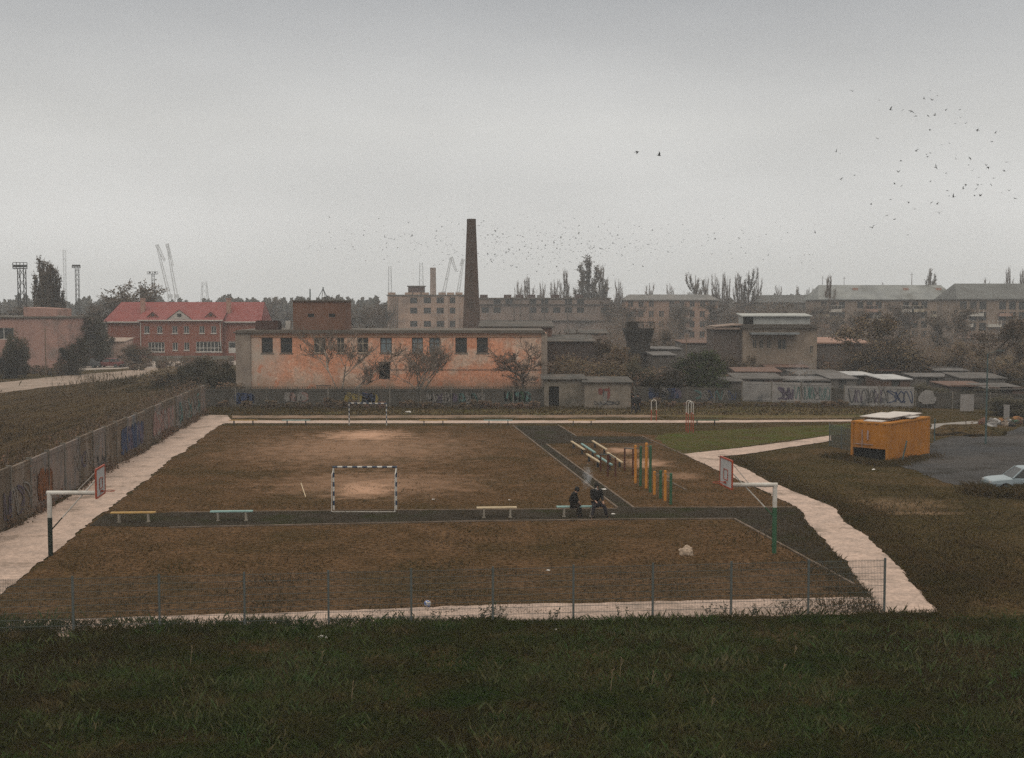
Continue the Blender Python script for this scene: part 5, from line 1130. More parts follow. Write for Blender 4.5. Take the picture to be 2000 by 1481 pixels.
# -- garages
gm = [mat('garage_a', (.13, .11, .095), (.09, .08, .07), .9, bump=.3), mat('garage_b', (.10, .07, .055), (.14, .09, .07), .9, bump=.3), mat('garage_c', (.17, .155, .14), (.12, .11, .1), .9, bump=.3)]
rm = [mat('roof_felt_a', (.09, .085, .08), (.14, .125, .115), .6, c3=(.05, .05, .045), scale3=.5), mat('roof_sheet', (.17, .16, .155), (.11, .105, .10), .7, c3=(.1, .09, .085), scale3=.5), mat('roof_white', (.50, .50, .50), (.34, .34, .34), .6), mat('roof_rust', (.17, .10, .075), (.12, .08, .065), .6)]
gar = [(128, 1392, 1450, 743, 0, 0, 'low garage behind the dim grey-blue wall'), (137, 1440, 1525, 724, 1, 3, 'brown garage with a rusty roof left of the smoke'), (131, 1440, 1530, 738, 1, 0, 'low brown garage in front of the rusty-roofed one'), (132, 1530, 1620, 741, 0, 1, 'low garage below the drifting smoke'),
       (140, 1560, 1650, 729, 2, 0, 'garage behind the drifting smoke'), (133, 1625, 1675, 738, 2, 1, 'small garage between the two pale walls'), (140, 1660, 1712, 731, 0, 2, 'garage with the shorter bright white roof'), (133, 1728, 1782, 739, 1, 2, 'garage with the bright white roof below the big brown tree'),
       (147, 1700, 1780, 722, 0, 3, 'dim garage under the big brown tree'), (138, 1790, 1862, 734, 2, 1, 'grey garage right of the white-roofed ones'), (146, 1830, 1892, 722, 0, 1, 'garage with a pale sloping roof above the square board'), (131, 1880, 1965, 737, 2, 0, 'pale-fronted long garage near the right border'),
       (123, 1858, 1935, 752, 0, 3, 'dark garage with curling roof behind the square board'), (120, 1935, 2010, 758, 1, 0, 'dark garage behind the rubbish heap'), (158, 1920, 2040, 712, 2, 0, 'garage row end at the right border'), (150, 1272, 1330, 680, 2, 1, 'grey outbuilding with two pale roof strips right of the hopper'), (143, 1278, 1320, 692, 0, 1, 'lower outbuilding in front of the one right of the hopper'),
       (170, 1335, 1400, 668, 2, 3, 'pale pink outbuilding behind the green tree'), (150, 1500, 1580, 715, 1, 3, 'brick garage before the workshop')]
for i, (Y, a, b, yt, g_, r_, lab) in enumerate(gar):
    hut('garage', lab, Y, a, b, yt + 3, 5.5, gm[g_], rm[r_], .10 + .09 * (i % 3), (.3, .62, 1.7, mat('garage_door', (.07, .08, .075), (.1, .07, .06), 1)), 'garage', .2, .1, rz=R((i * 37) % 9 - 4))

# ------------------------------------------------------------------ yellow container kiosk
def container():
    n, r, l = Vector((23.1, 75.8, 0)), Vector((27.25, 80.3, 0)), None
    n = G(1732, 903); r = G(1813, 886); d = (r - n); L = d.length; ang = math.atan2(d.y, d.x)
    t = thing('container', 'yellow-orange corrugated container with pale sheets on its roof', 'container', n, ang); D = 2.35; H = 2.42
    CM = mat('container_paint', (.46, .185, .028), (.34, .13, .02), .9, rough=.6, c3=(.30, .15, .05), scale3=.7, lo3=.58, hi3=.75, fine=.12)
    mb = MB(); k = 0; x = 0.0; st = L / 44
    def corr(p, q, z0, z1, out, n_=44):
        for i in range(n_):
            o1 = out * (.05 if (i // 2) % 2 else 0); o2 = out * (.05 if ((i + 1) // 2) % 2 else 0)
            a, b = p.lerp(q, i / n_) + o1, p.lerp(q, (i + 1) / n_) + o2
            mb.poly([(a.x, a.y, z0), (b.x, b.y, z0), (b.x, b.y, z1), (a.x, a.y, z1)])
    corr(Vector((0, 0, 0)), Vector((L, 0, 0)), .08, H - .1, Vector((0, -1, 0))); corr(Vector((L, 0, 0)), Vector((L, D, 0)), .08, H - .1, Vector((1, 0, 0)), 18)
    corr(Vector((L, D, 0)), Vector((0, D, 0)), .08, H - .1, Vector((0, 1, 0))); corr(Vector((0, D, 0)), Vector((0, 0, 0)), .78, H - .1, Vector((-1, 0, 0)), 18); mb.build('body', CM, t)
    mb = MB(); mb.box(-.06, L + .06, -.07, D + .07, H - .1, H); mb.box(-.04, .1, -.06, .08, 0, H - .103); mb.box(-.04, .1, D - .08, D + .06, 0, H - .103); mb.box(L - .08, L + .06, -.06, .08, 0, H - .103); mb.box(.1, L - .08, -.05, .05, 0, .08); mb.build('frame', mat('container_frame', (.47, .20, .03), (.38, .15, .03), 2), t)
    mb = MB(); mb.box(.12, .16, .1, D - .1, 0, .77); mb.build('gap', DARK, t)
    mb = MB(); mb.box(-.09, -.065, .9, 2.1, 1.0, 1.04); mb.box(-.09, -.065, 1.6, 1.66, .8, 1.9); mb.box(-.09, -.065, 1.2, 1.3, 1.3, 1.9); mb.build('pale_mark', mat('faded_lilac', (.40, .30, .30), (.3, .2, .16), 2), t)
    SM = mat('roof_sheets', (.62, .58, .55), (.5, .46, .43), 1)
    def sh(x0, x1, y0, y1, z, tilt, lab):
        m_ = MB(); m_.hexa([(x0, y0, z), (x1, y0, z + tilt), (x1, y1, z + tilt), (x0, y1, z), (x0, y0, z + .05), (x1, y0, z + tilt + .05), (x1, y1, z + tilt + .05), (x0, y1, z + .05)])
        o = m_.build('roof_sheet', SM); o.location = n; o.rotation_euler = (0, 0, ang); tag(o, lab, 'sheet', 'pale sheets laid on the container roof')
    sh(.9, 3.9, .25, 2.3, H + .20, .05, 'largest pale sheet on top of the container roof'); sh(3.3, 4.6, -.02, 1.6, H + .07, .03, 'pale sheet slipping over the container front edge'); sh(4.2, 5.6, .3, 2.2, H + .17, .04, 'pale sheet at the right end of the container roof'); sh(.2, 2.9, .5, 1.7, H + .012, .05, 'grey sheet under the largest sheet on the container roof')
    for bx in (1.0, 5.3): mb = MB(); mb.box(bx, bx + .1, .5, 2, H + .003, H + .19); mb.build('roof_batten', mat('wood', (.16, .11, .07)), t)
container()
def leanpost(a, b, label):
    p = G(*a); q = at(b[0], b[1], p.y - .1); mb = MB(); mb.tube((0, 0, -.05), q - p, .045, .045, 7); tag(mb.build('leaning_post', mat('blue_grey_paint', (.09, .14, .14), (.06, .09, .09), 3), loc=p), label, 'post', 'blue-grey posts before the container')
leanpost((1710, 897), (1717, 848), 'short leaning blue-grey post by the container gap'); leanpost((1761, 904), (1771, 861), 'leaning blue-grey post before the long container side'); leanpost((1825, 862), (1826, 818), 'upright blue-grey post right behind the container')
# cage fence left of container
def cage():
    a, b = G(1620, 872), G(1668, 884); d = b - a; t = thing('cage_fence', 'rusty grey wire cage fence on the left of the container', 'fence', a, math.atan2(d.y, d.x)); L = d.length; mb = MB(); H = 1.5
    for k in range(int(L / .08)): mb.box(k * .08, k * .08 + .012, -.006, .006, .05, H)
    for z in (.1, .4, .7, 1.0, 1.3, H): mb.box(0, L, .007, .015, z, z + .02)
    for k in range(24): mb.box(0, .012, k * .1, k * .1 + .012, .05, H)
    for k in range(24): mb.box(L, L + .012, k * .1, k * .1 + .012, .05, H)
    mb.build('mesh', STEEL, t)
    for x, y in ((0, 0), (L / 2, 0), (L, 0), (0, 2.4), (L, 2.4)): mb = MB(); mb.tube((x, y, 0), (x, y, H + .1), .04); mb.build('post', STEEL, t)
cage()
# lamp post
p = G(1925, 868); t = thing('lamp_post', 'thin blue-grey lamp post at the edge of the asphalt yard', 'lamp post', p); mb = MB(); mb.tube((0, 0, 0), (0, 0, 6.3), .07, .045, 10); mb.build('pole', mat('blue_grey_paint', None), t); mb = MB(); mb.tube((0, 0, 6.3), (.7, -.1, 6.55), .03); mb.build('arm', STEEL, t); mb = MB(); mb.box(.6, 1.1, -.2, .0, 6.5, 6.6); mb.build('lamp_head', STEEL, t)

# rubbish heap
rg = random.Random(21); cols = [(.20, .19, .18), (.28, .14, .06), (.07, .14, .19), (.03, .03, .03), (.27, .22, .18), (.05, .09, .06), (.14, .07, .05), (.38, .37, .36)]
def bag(px, py, s, c, lab, k): rock(px, py, s, s * .8, s * .9, mat('rubbish_%d' % c, cols[c]), 'rubbish_bag', lab, 'rubbish bag', k * 1.7, 'rubbish heaped at the yard edge')
names = ['grey', 'orange', 'blue', 'black', 'cream', 'green', 'rusty', 'white']; pos = ['at the left foot of the heap', 'on the left of the heap', 'left of the lamp post', 'right behind the lamp post', 'right of the lamp post', 'in the middle of the heap', 'high in the middle of the heap', 'low in front of the heap', 'on the right of the heap', 'at the right border']
for k in range(22):
    px = 1903 + k * 4.6 + rg.uniform(-3, 3); c = rg.randrange(8); py = 838 - (px - 1903) * .06 + rg.uniform(-9, 6); z = ['lower', 'upper'][k % 2]
    bag(px, py, rg.uniform(.22, .45), c, '%s %s rubbish bag %s' % (['crumpled', 'torn', 'small', 'round', 'flat'][k % 5], names[c], pos[min(9, k // 2 if k < 20 else 9)]), k)
mb = MB()
for k in range(26):
    a = Vector((rg.uniform(-3, 3), rg.uniform(-1, 1), rg.uniform(0, .3))); mb.bar(a, a + Vector((rg.gauss(0, .6), rg.gauss(0, .3), rg.uniform(.0, .7))), .06, .04)
tag(mb.build('scrap_wood', mat('wood', None), loc=G(1955, 832)), 'tangle of broken scrap wood lying on the rubbish heap', 'scrap wood', kind='stuff')
rock(1878, 849, 2.6, 1.3, .55, GRASSG, 'earth_mound', 'brown earth mound at the edge of the asphalt yard', 'earth mound', 8)

# ------------------------------------------------------------------ car
def car(p, rz, label, paint, name='parked_car', small=False):
    t = thing(name, label, 'car', p, rz); mb = MB()   # nose towards -x
    st = [(-2.05, .48, .62, .60), (-2.0, .36, .70, .74), (-1.75, .28, .76, .79), (-1.0, .25, .84, .81), (-.85, .25, .86, .81), (.9, .25, .87, .82), (1.3, .25, .88, .81), (1.75, .28, .88, .80), (2.0, .36, .84, .76), (2.05, .5, .66, .66)]
    def sec(x, z0, z1, w_): return [(x, -w_ * .92, z0), (x, -w_, (z0 + z1) / 2 - .02), (x, -w_ * .98, z1 - .06), (x, -w_ * .86, z1), (x, w_ * .86, z1), (x, w_ * .98, z1 - .06), (x, w_, (z0 + z1) / 2 - .02), (x, w_ * .92, z0)]
    S_ = [sec(*s_) for s_ in st]
    for A_, B_ in zip(S_, S_[1:]):
        for k in range(8): mb.poly([A_[k], A_[(k + 1) % 8], B_[(k + 1) % 8], B_[k]])
    mb.poly(S_[0][::-1]); mb.poly(S_[-1]); mb.build('body', paint, t)
    mb = MB(); zb, zr = .865, 1.38; c = [(-.95, .76), (-.35, .66), (.95, .66), (1.45, .76)]
    pts = [[(x, -w_, z), (x, w_, z)] for (x, w_), z in zip(c, (zb, zr, zr, zb))]
    mb.hexa([(-.42, -.62, zr - .03), (1.0, -.62, zr - .03), (1.0, .62, zr - .03), (-.42, .62, zr - .03), (-.3, -.57, zr + .04), (.9, -.57, zr + .04), (.9, .57, zr + .04), (-.3, .57, zr + .04)])
    for s in (-1, 1):
        for (x0, x1) in (((-.95, .76), (-.40, .62)), ((1.48, .76), (.99, .62))): mb.bar((x0[0], s * x0[1], zb - .02), (x1[0], s * x1[1], zr), .07, .05)
        mb.bar((.30, s * .77, zb - .02), (.30, s * .625, zr), .08, .05)
    mb.build('roof', paint, t)
    for s in (-1, 1):
        mb = MB(); mb.poly([(-.88, s * .745, zb), (.27, s * .755, zb), (.27, s * .62, zr - .03), (-.38, s * .615, zr - .03)]); mb.build('side_window', GLASS, t)
        mb = MB(); mb.poly([(.34, s * .755, zb), (1.40, s * .745, zb), (.97, s * .615, zr - .03), (.34, s * .62, zr - .03)]); mb.build('side_window', GLASS, t)
    mb = MB(); mb.poly([(-.95, -.72, zb), (-.95, .72, zb), (-.42, .58, zr - .02), (-.42, -.58, zr - .02)]); mb.build('windscreen', GLASS, t); mb = MB(); mb.poly([(1.47, -.72, zb), (1.47, .72, zb), (1.0, .58, zr - .02), (1.0, -.58, zr - .02)]); mb.build('rear_window', GLASS, t)
    for x in (-1.3, 1.25):
        for s in (-1, 1):
            mb = MB(); mb.tube((x, s * .64, .29), (x, s * .83, .29), .29, .29, 18); wv = mb.build('wheel', mat('tyre', (.02, .02, .02)), t); mb = MB(); mb.tube((x, s * .80, .29), (x, s * .842, .29), .17, .16, 14); mb.build('rim', STEEL, wv)
    for s in (-1, 1): mb = MB(); mb.box(-2.07, -2.0, s * .55 - .14, s * .55 + .14, .55, .66); mb.build('headlight', mat('lamp_glass', (.5, .5, .5), rough=.2), t)
    mb = MB(); mb.box(-2.13, -1.98, -.76, .76, .38, .5); mb.build('bumper', STEEL, t); mb = MB(); mb.box(1.98, 2.13, -.76, .76, .38, .5); mb.build('bumper', STEEL, t)
    reg(t); return t
CARB = mat('pale_blue_paint', (.32, .38, .41), (.27, .33, .36), 2, rough=.35); p = G(1928, 960)
_car = car(p + Vector((2.05, -.0, .02)), R(-4), 'pale blue old saloon car cut by the right border', CARB); _car.scale = (1, 1, .9)
car(G(168, 719) + Vector((0, 0, .03)), R(8), 'dark misty car parked left before the pale hut', mat('dark_car', (.06, .06, .065), rough=.4)); car(G(215, 718) + Vector((0, 0, .03)), R(-8), 'dark red misty car parked right of the dark one', mat('red_car', (.16, .05, .045), rough=.4))
car(G(160, 706) + Vector((0, 0, .03)), R(30), 'pale misty car parked between the dark trees and the hut', mat('white_car', (.55, .55, .55), rough=.4))

# ------------------------------------------------------------------ masts and cranes
def mast(px, ytop, ybot, Y, w_, label, head=None, name='lattice_mast', taper=1.0, m=None, th=.12):
    X = at(px, 600, Y).x; zt = at(px, ytop, Y).z; t = thing(name, label, 'mast', (X, Y, 0)); mb = MB(); m = m or mat('mast_iron', (.05, .05, .05)); n = max(4, int(zt / (w_ * 1.6))); w0 = w_ * taper
    def c(k, z): f = z / zt; h = (w0 + (w_ - w0) * f) / 2; return Vector(((-h, h, h, -h)[k], (-h, -h, h, h)[k], z))
    for k in range(4):
        mb.tube(c(k, 0), c(k, zt), th, th * .7, 4)
        for i in range(n): z0, z1 = zt * i / n, zt * (i + 1) / n; mb.tube(c(k, z0), c((k + 1) % 4, z1), th * .45, th * .45, 3)
    mb.build('tower', m, t)
    if head:
        hw, hh, lamps = head; mb = MB(); mb.box(-hw, hw, -w_ / 2 - .3, -w_ / 2, zt, zt + .2); mb.box(-hw, hw, -w_ / 2 - .3, -w_ / 2 - .15, zt + hh, zt + hh + .12)
        for k in range(lamps + 1): x = -hw + 2 * hw * k / lamps; mb.box(x - .06, x + .06, -w_ / 2 - .3, -w_ / 2 - .18, zt + .2, zt + hh)
        pf = mb.build('platform', m, t)
        for k in range(lamps): x = -hw + 2 * hw * (k + .5) / lamps; mb = MB(); mb.box(x - .3, x + .3, -w_ / 2 - .5, -w_ / 2 - .2, zt + .35, zt + .9); mb.build('floodlight', m, t)
    return t
mast(44, 526, 600, 260, 1.25, 'dark twin-leg floodlight mast at the far left', (1.5, 1.3, 4), th=.15); mast(152, 524, 620, 330, .8, 'thin misty floodlight mast between dark trees left of the red roof', (1.1, .7, 3), th=.09)
mast(300, 536, 590, 420, .8, 'thin misty mast with a cross head above the red roof', (1.8, .8, 2), th=.08); mast(400, 550, 592, 1100, 3.5, 'small misty lattice tower behind the red roof, right of the cranes', None, taper=2.2, th=.2)
mast(128, 488, 560, 1300, 2.4, 'very faint tall mast in the mist, right of the tall left poplar', None, th=.16); mast(762, 520, 570, 1400, 2.6, 'very faint mast left of the derelict factory', None, taper=1.8, th=.2); mast(823, 513, 575, 1400, 3.4, 'very faint mast left of the misty chimney', None, taper=1.6, th=.22)
def crane(pts, Y, label, w_=3.0):
    base = at(pts[0][0], 600, Y); t = thing('harbour_crane', label, 'crane', (base.x, Y, 0)); m = mat('crane_haze_grey', (.42, .43, .44)); P = [at(a, b, Y) - Vector((base.x, Y, 0)) for a, b in pts]  # light grey paint carries part of the haze fade in its colour
    mb = MB(); z = P[0].z
    for dx, dy in ((-5, -5), (5, -5), (5, 5), (-5, 5)): mb.tube((P[0].x + dx, dy, 0), (P[0].x + dx * .3, dy * .3, z), .5, .4, 5)
    mb.build('portal', m, t); mb = MB(); mb.box(P[0].x - 2.5, P[0].x + 2.5, -2, 2, z, z + 4); mb.build('cab', m, t)
    for a, b in zip(P, P[1:]):
        mb = MB(); d = (b - a).normalized(); s = Vector((-d.z, 0, d.x)) * w_ / 2
        for sg in (-1, 1): mb.tube(a + s * sg, b + s * sg * .5, .6, .45, 4)
        n = 9
        for i in range(n): mb.tube(a.lerp(b, i / n) + s * (1 if i % 2 else -1) * (1 - .5 * i / n), a.lerp(b, (i + 1) / n) - s * (1 if i % 2 else -1) * (1 - .5 * i / n), .15, .15, 3)
        mb.build('jib', m, t)
crane([(332, 582), (306, 478), (322, 510)], 1430, 'faint crane with its jib leaning left, above the red roof'); crane([(345, 582), (326, 476), (338, 520)], 1452, 'faint crane just right of the leaning-left one above the red roof')
crane([(866, 576), (881, 502), (891, 530)], 1430, 'faint crane with bent tip between the misty chimney and the tall chimney', 3); crane([(894, 576), (905, 506), (899, 520)], 1474, 'faint crane touching the left side of the tall chimney', 3)
# small poles near sheds
for px, py, top, lab in [(1340, 735, 652, 'thin utility pole before the middle apartment house'), (1833, 745, 676, 'thin pale pole above the garages on the right'), (66+24, 735, 640, 'bare thin pole before the pinkish building'), (1145, 760, 655, 'thin pole among the thicket')]:
    p = G(px, py); h = at(px, top, p.y).z; mb = MB(); mb.tube((0, 0, 0), (0, 0, h), .08, .06, 6); mb.tube((-.4, 0, h - .3), (.4, 0, h - .3), .03, .03, 4); tag(mb.build('utility_pole', mat('wood', None), loc=p), lab, 'pole')

# ------------------------------------------------------------------ people
SKIN = mat('skin', (.42, .25, .18), rough=.6)
def skin_mesh(name, pts, edges, m, parent, root=0, sub=1):
    me = bpy.data.meshes.new(name); me.from_pydata([p[0] for p in pts], edges, []); me.materials.append(m)
    o = bpy.data.objects.new(name, me); COL.objects.link(o); o.parent = parent
    md = o.modifiers.new('skin', 'SKIN'); md.use_smooth_shade = True
    for i, v in enumerate(me.skin_vertices[0].data): r = pts[i][1]; v.radius = (r, r) if not isinstance(r, tuple) else r; v.use_root = (i == root)
    s = o.modifiers.new('sub', 'SUBSURF'); s.levels = sub; s.render_levels = sub
    return o
def person(label, loc, rz, J, jacket, trousers, hat, group=None, scarf=None):
    t = thing('person', label, 'person', loc, rz, group); V = []; E = []; ix = {}
    def add(k, p, r, frm=None):
        ix[k] = len(V); V.append((tuple(p), r))
        if frm is not None: E.append((ix[frm], ix[k]))
    add('pelvis', J['pelvis'], .13); add('spine', J['spine'], .125, 'pelvis'); add('chest', J['chest'], .14, 'spine'); add('neck', J['neck'], .055, 'chest'); add('head', J['head'], (.085, .09), 'neck'); add('crown', Vector(J['head']) + Vector(J.get('up', (0, 0, 1))) * .1, .07, 'head')
    fw = Vector(J.get('face', (1, 0, 0))); add('nose', Vector(J['head']) + fw * .11 + Vector((0, 0, -.01)), .014, 'head')
    for s in 'LR':
        add('sh' + s, J['sh' + s], .055, 'chest'); add('el' + s, J['el' + s], .042, 'sh' + s); add('wr' + s, J['wr' + s], .028, 'el' + s)
        w_ = Vector(J['wr' + s]); d = (w_ - Vector(J['el' + s])).normalized(); side = d.cross(Vector((0, 0, 1)) if abs(d.z) < .9 else Vector((1, 0, 0))).normalized(); add('palm' + s, w_ + d * .07, (.035, .016), 'wr' + s)
        for f, (o, l) in enumerate(((-.03, .07), (-.01, .085), (.01, .08), (.03, .065))):
            add('f%d%s' % (f, s), w_ + d * .12 + side * o, .009, 'palm' + s); add('g%d%s' % (f, s), w_ + d * (.12 + l * .6) + side * o + Vector((0, 0, -.02)), .007, 'f%d%s' % (f, s))
        add('t' + s, w_ + d * .07 - side * .055, .010, 'palm' + s)
        add('hip' + s, J['hip' + s], .09, 'pelvis'); add('kn' + s, J['kn' + s], .06, 'hip' + s); add('an' + s, J['an' + s], .04, 'kn' + s); add('toe' + s, J['toe' + s], .035, 'an' + s)
    skin_mesh('body', V, E, SKIN, t)
    def sub(keys, grow_, name, m, conn, mults={}):
        P = [(V[ix[k]][0], tuple(r + mults.get(k, grow_) for r in (V[ix[k]][1] if isinstance(V[ix[k]][1], tuple) else (V[ix[k]][1],) * 2))) for k in keys]
        skin_mesh(name, P, [(keys.index(a), keys.index(b)) for a, b in conn], m, t)
    sub(['pelvis', 'spine', 'chest', 'neck', 'shL', 'elL', 'wrL', 'shR', 'elR', 'wrR'], .048, 'jacket', jacket, [('pelvis', 'spine'), ('spine', 'chest'), ('chest', 'neck'), ('chest', 'shL'), ('shL', 'elL'), ('elL', 'wrL'), ('chest', 'shR'), ('shR', 'elR'), ('elR', 'wrR')], {'wrL': .018, 'wrR': .018})
    sub(['pelvis', 'hipL', 'knL', 'anL', 'hipR', 'knR', 'anR'], .034, 'trousers', trousers, [('pelvis', 'hipL'), ('hipL', 'knL'), ('knL', 'anL'), ('pelvis', 'hipR'), ('hipR', 'knR'), ('knR', 'anR')])
    for s in 'LR': sub(['an' + s, 'toe' + s], .018, 'shoe', mat('shoe_black', (.012, .012, .012)), [('an' + s, 'toe' + s)])
    bm = bmesh.new(); bmesh.ops.create_icosphere(bm, subdivisions=3, radius=.118)
    hd = Vector(J['head']) + Vector(J.get('up', (0, 0, 1))) * .035 - fw * .022
    for v in bm.verts: v.co = Vector((v.co.x, v.co.y * .95, v.co.z * 1.1)) + hd
    bm.normal_update(); me = bpy.data.meshes.new('hat'); bm.to_mesh(me); bm.free(); me.materials.append(hat); me.polygons.foreach_set('use_smooth', [True] * len(me.polygons)); o = bpy.data.objects.new('hat', me); COL.objects.link(o); o.parent = t
    if scarf: mb = MB(); n_ = Vector(J['neck']); mb.tube(n_ + Vector((.05, -.03, -.04)), n_ + Vector((.10, -.05, .03)), .05, .04, 8); mb.build('collar', scarf, t)
    return t
BLK = mat('black_cloth', (.014, .014, .014), (.022, .02, .018), 6); NVY = mat('dark_cloth', (.020, .018, .022), (.03, .026, .03), 5); BRN = mat('dark_brown_cloth', (.03, .022, .018), (.02, .018, .014), 5)
JA = dict(pelvis=(0, 0, .60), spine=(.02, 0, .82), chest=(.10, 0, 1.02), neck=(.19, 0, 1.16), head=(.25, 0, 1.25), up=(.25, 0, .95), face=(.93, 0, -.35), shL=(.10, .19, 1.06), shR=(.10, -.19, 1.06), elL=(.18, .24, .82), elR=(.18, -.24, .82), wrL=(.30, .09, .70), wrR=(.31, -.08, .72),
          hipL=(.06, .10, .58), hipR=(.06, -.10, .58), knL=(.36, .12, .53), knR=(.34, -.14, .52), anL=(.36, .10, .09), anR=(.28, -.16, .09), toeL=(.52, .12, .04), toeR=(.44, -.18, .04))
p = G(1117, 1010); person('person in a dark hooded jacket hunched forward, left one on the teal bench', p, R(-12), JA, BLK, BRN, BLK, 'people sitting on the teal bench')
JB = dict(pelvis=(0, 0, .62), spine=(0, 0, .88), chest=(.02, 0, 1.12), neck=(.03, 0, 1.29), head=(.05, 0, 1.40), face=(1, 0, -.1), shL=(.01, .2, 1.19), shR=(.01, -.2, 1.19), elL=(.06, .24, .90), elR=(.08, -.24, .90), wrL=(.30, .22, .74), wrR=(.34, -.16, .78),
          hipL=(.05, .11, .58), hipR=(.05, -.11, .58), knL=(.40, .26, .54), knR=(.42, -.24, .54), anL=(.46, .36, .09), anR=(.50, -.36, .09), toeL=(.64, .42, .04), toeR=(.68, -.42, .04))
p = G(1165, 1009); person('person in black with a pale collar sitting on the teal bench, legs apart', p, R(-78), JB, BLK, NVY, BLK, 'people sitting on the teal bench', GC['white'])
JW = dict(pelvis=(0, 0, .92), spine=(.01, 0, 1.12), chest=(.02, 0, 1.34), neck=(.04, 0, 1.50), head=(.06, 0, 1.62), shL=(.01, .19, 1.42), shR=(.01, -.19, 1.42), elL=(-.08, .25, 1.14), elR=(.10, -.25, 1.14), wrL=(-.02, .25, .90), wrR=(.26, -.22, .94),
          hipL=(0, .09, .90), hipR=(0, -.09, .90), knL=(.16, .10, .50), knR=(-.06, -.10, .50), anL=(.22, .10, .09), anR=(-.24, -.10, .12), toeL=(.38, .10, .04), toeR=(-.08, -.10, .05))
person('dark-clothed person walking on the far path, the left one of the pair', G(1238, 808), R(185), JW, BLK, NVY, BLK, 'people walking on the far path'); person('dark-clothed person walking on the far path, the right one of the pair', G(1247, 807), R(200), JW, NVY, BLK, BLK, 'people walking on the far path', )

# ------------------------------------------------------------------ birds
def bird(seed):
    rg_ = random.Random(seed); mb = MB(); f = rg_.uniform(-.12, .35)
    mb.tube((-.16, 0, 0), (.02, 0, .0), .02, .055, 6); mb.tube((.02, 0, 0), (.16, 0, .01), .055, .03, 6); mb.tube((.16, 0, .01), (.23, 0, .0), .03, .006, 6)
    for s in (-1, 1):
        mb.poly([(.10, s * .03, .02), (-.06, s * .03, .02), (-.08, s * .24, .02 + f * .5), (.08, s * .22, .02 + f * .5)]); mb.poly([(.08, s * .22, .02 + f * .5), (-.08, s * .24, .02 + f * .5), (-.12, s * .50, f)])
    mb.poly([(-.12, .03, 0), (-.12, -.03, 0), (-.28, -.06, 0), (-.28, .06, 0)])
    return mb
BIRDM = mat('crow_black', (.018, .018, .02)); protos = [bird(i).build('bird', BIRDM) for i in range(5)]; bu = set()
def addbird(px, py, Y, label, group, i, sc=1.0):
    pr = protos[i % 5]
    if pr.name in bu: o = pr.copy(); COL.objects.link(o)
    else: o = pr; bu.add(pr.name)
    o.location = at(px, py, Y); o.rotation_euler = (random.gauss(0, .35), random.gauss(0, .2), random.uniform(0, 6.28)); o.scale = (sc,) * 3; tag(o, label, 'bird', group)
rb = random.Random(99)
B1 = [(269, 240), (487, 312), (573, 389), (673, 391), (740, 402), (771, 418), (774, 440), (843, 303), (892, 236), (948, 276), (910, 312), (875, 438), (928, 435), (1019, 390), (1131, 388), (1135, 453), (1093, 500), (1175, 500), (889, 551), (1272, 553), (1415, 577), (1389, 645), (470, 624), (985, 671), (1047, 658), (136, 727), (170, 740), (778, 722), (862, 748), (894, 737), (869, 770), (1101, 757),
      (1098, 786), (1213, 780), (1201, 833), (1341, 836), (1357, 853), (1232, 880), (1487, 880), (656, 800), (937, 852), (1021, 898), (638, 890), (1283, 932), (1402, 939), (894, 969), (1178, 992), (1273, 996), (1302, 990), (1382, 993), (605, 987), (663, 1000), (1158, 1025), (1263, 1025), (1042, 1082), (1079, 1090), (1249, 1078), (1296, 1082), (1468, 1058), (1574, 1102), (1529, 1040), (575, 1111), (718, 1138), (765, 1188), (902, 1136), (948, 1148), (284, 915), (173, 950), (544, 1238), (605, 1270), (966, 1220), (715, 1395), (427, 1336), (1505, 810), (1030, 1040), (415, 1150)]
for i, (x, y) in enumerate(B1):
    addbird(1600 + x / 4.115, 120 + y / 4.115, 105 + (i * 37) % 70, 'small black bird flying in the loose flock at the upper right', 'birds of the loose upper right flock', i, .62)
addbird(1244, 297, 120, 'left of two lone black birds high above the poplars', None, 1); addbird(1287, 304, 125, 'right of two lone black birds high above the poplars', None, 2)
for i in range(212):
    if i < 150: px = rb.gauss(1060, 130); py = rb.gauss(485, 22)
    elif i < 185: px = rb.gauss(800, 120); py = rb.gauss(462, 14)
    else: px = rb.uniform(1150, 1600); py = rb.uniform(430, 500)
    if 900 < px < 940: px += 45
    py = min(max(py, 425), 545); addbird(px, py, rb.uniform(230, 330), 'tiny dark bird in the dense swarm above the factory and poplars', 'birds of the dense low swarm', i, .85)

mb = MB()
for i in range(330):
    px = rb.gauss(1040, 170) if i < 220 else rb.uniform(560, 1600); py = min(max(rb.gauss(478, 26), 420), 550); p = at(px, py, rb.uniform(330, 430)); a = rb.uniform(0, 6.28); c_, s_ = math.cos(a) * .42, math.sin(a) * .42; h = rb.uniform(.05, .3)
    mb.poly([p + Vector((0, .12, 0)), p + Vector((c_, s_, h)), p - Vector((0, .12, 0)), p + Vector((0, 0, -.06))]); mb.poly([p + Vector((0, .12, 0)), p + Vector((0, 0, -.06)), p - Vector((0, .12, 0)), p + Vector((-c_, -s_, h))]); mb.tube(p - Vector((s_ * .5, -c_ * .5, 0)), p + Vector((s_ * .5, -c_ * .5, 0)), .05, .05, 4)
tag(mb.build('bird_swarm', BIRDM), 'countless tiny distant birds speckling the sky over the skyline', 'birds', kind='stuff')

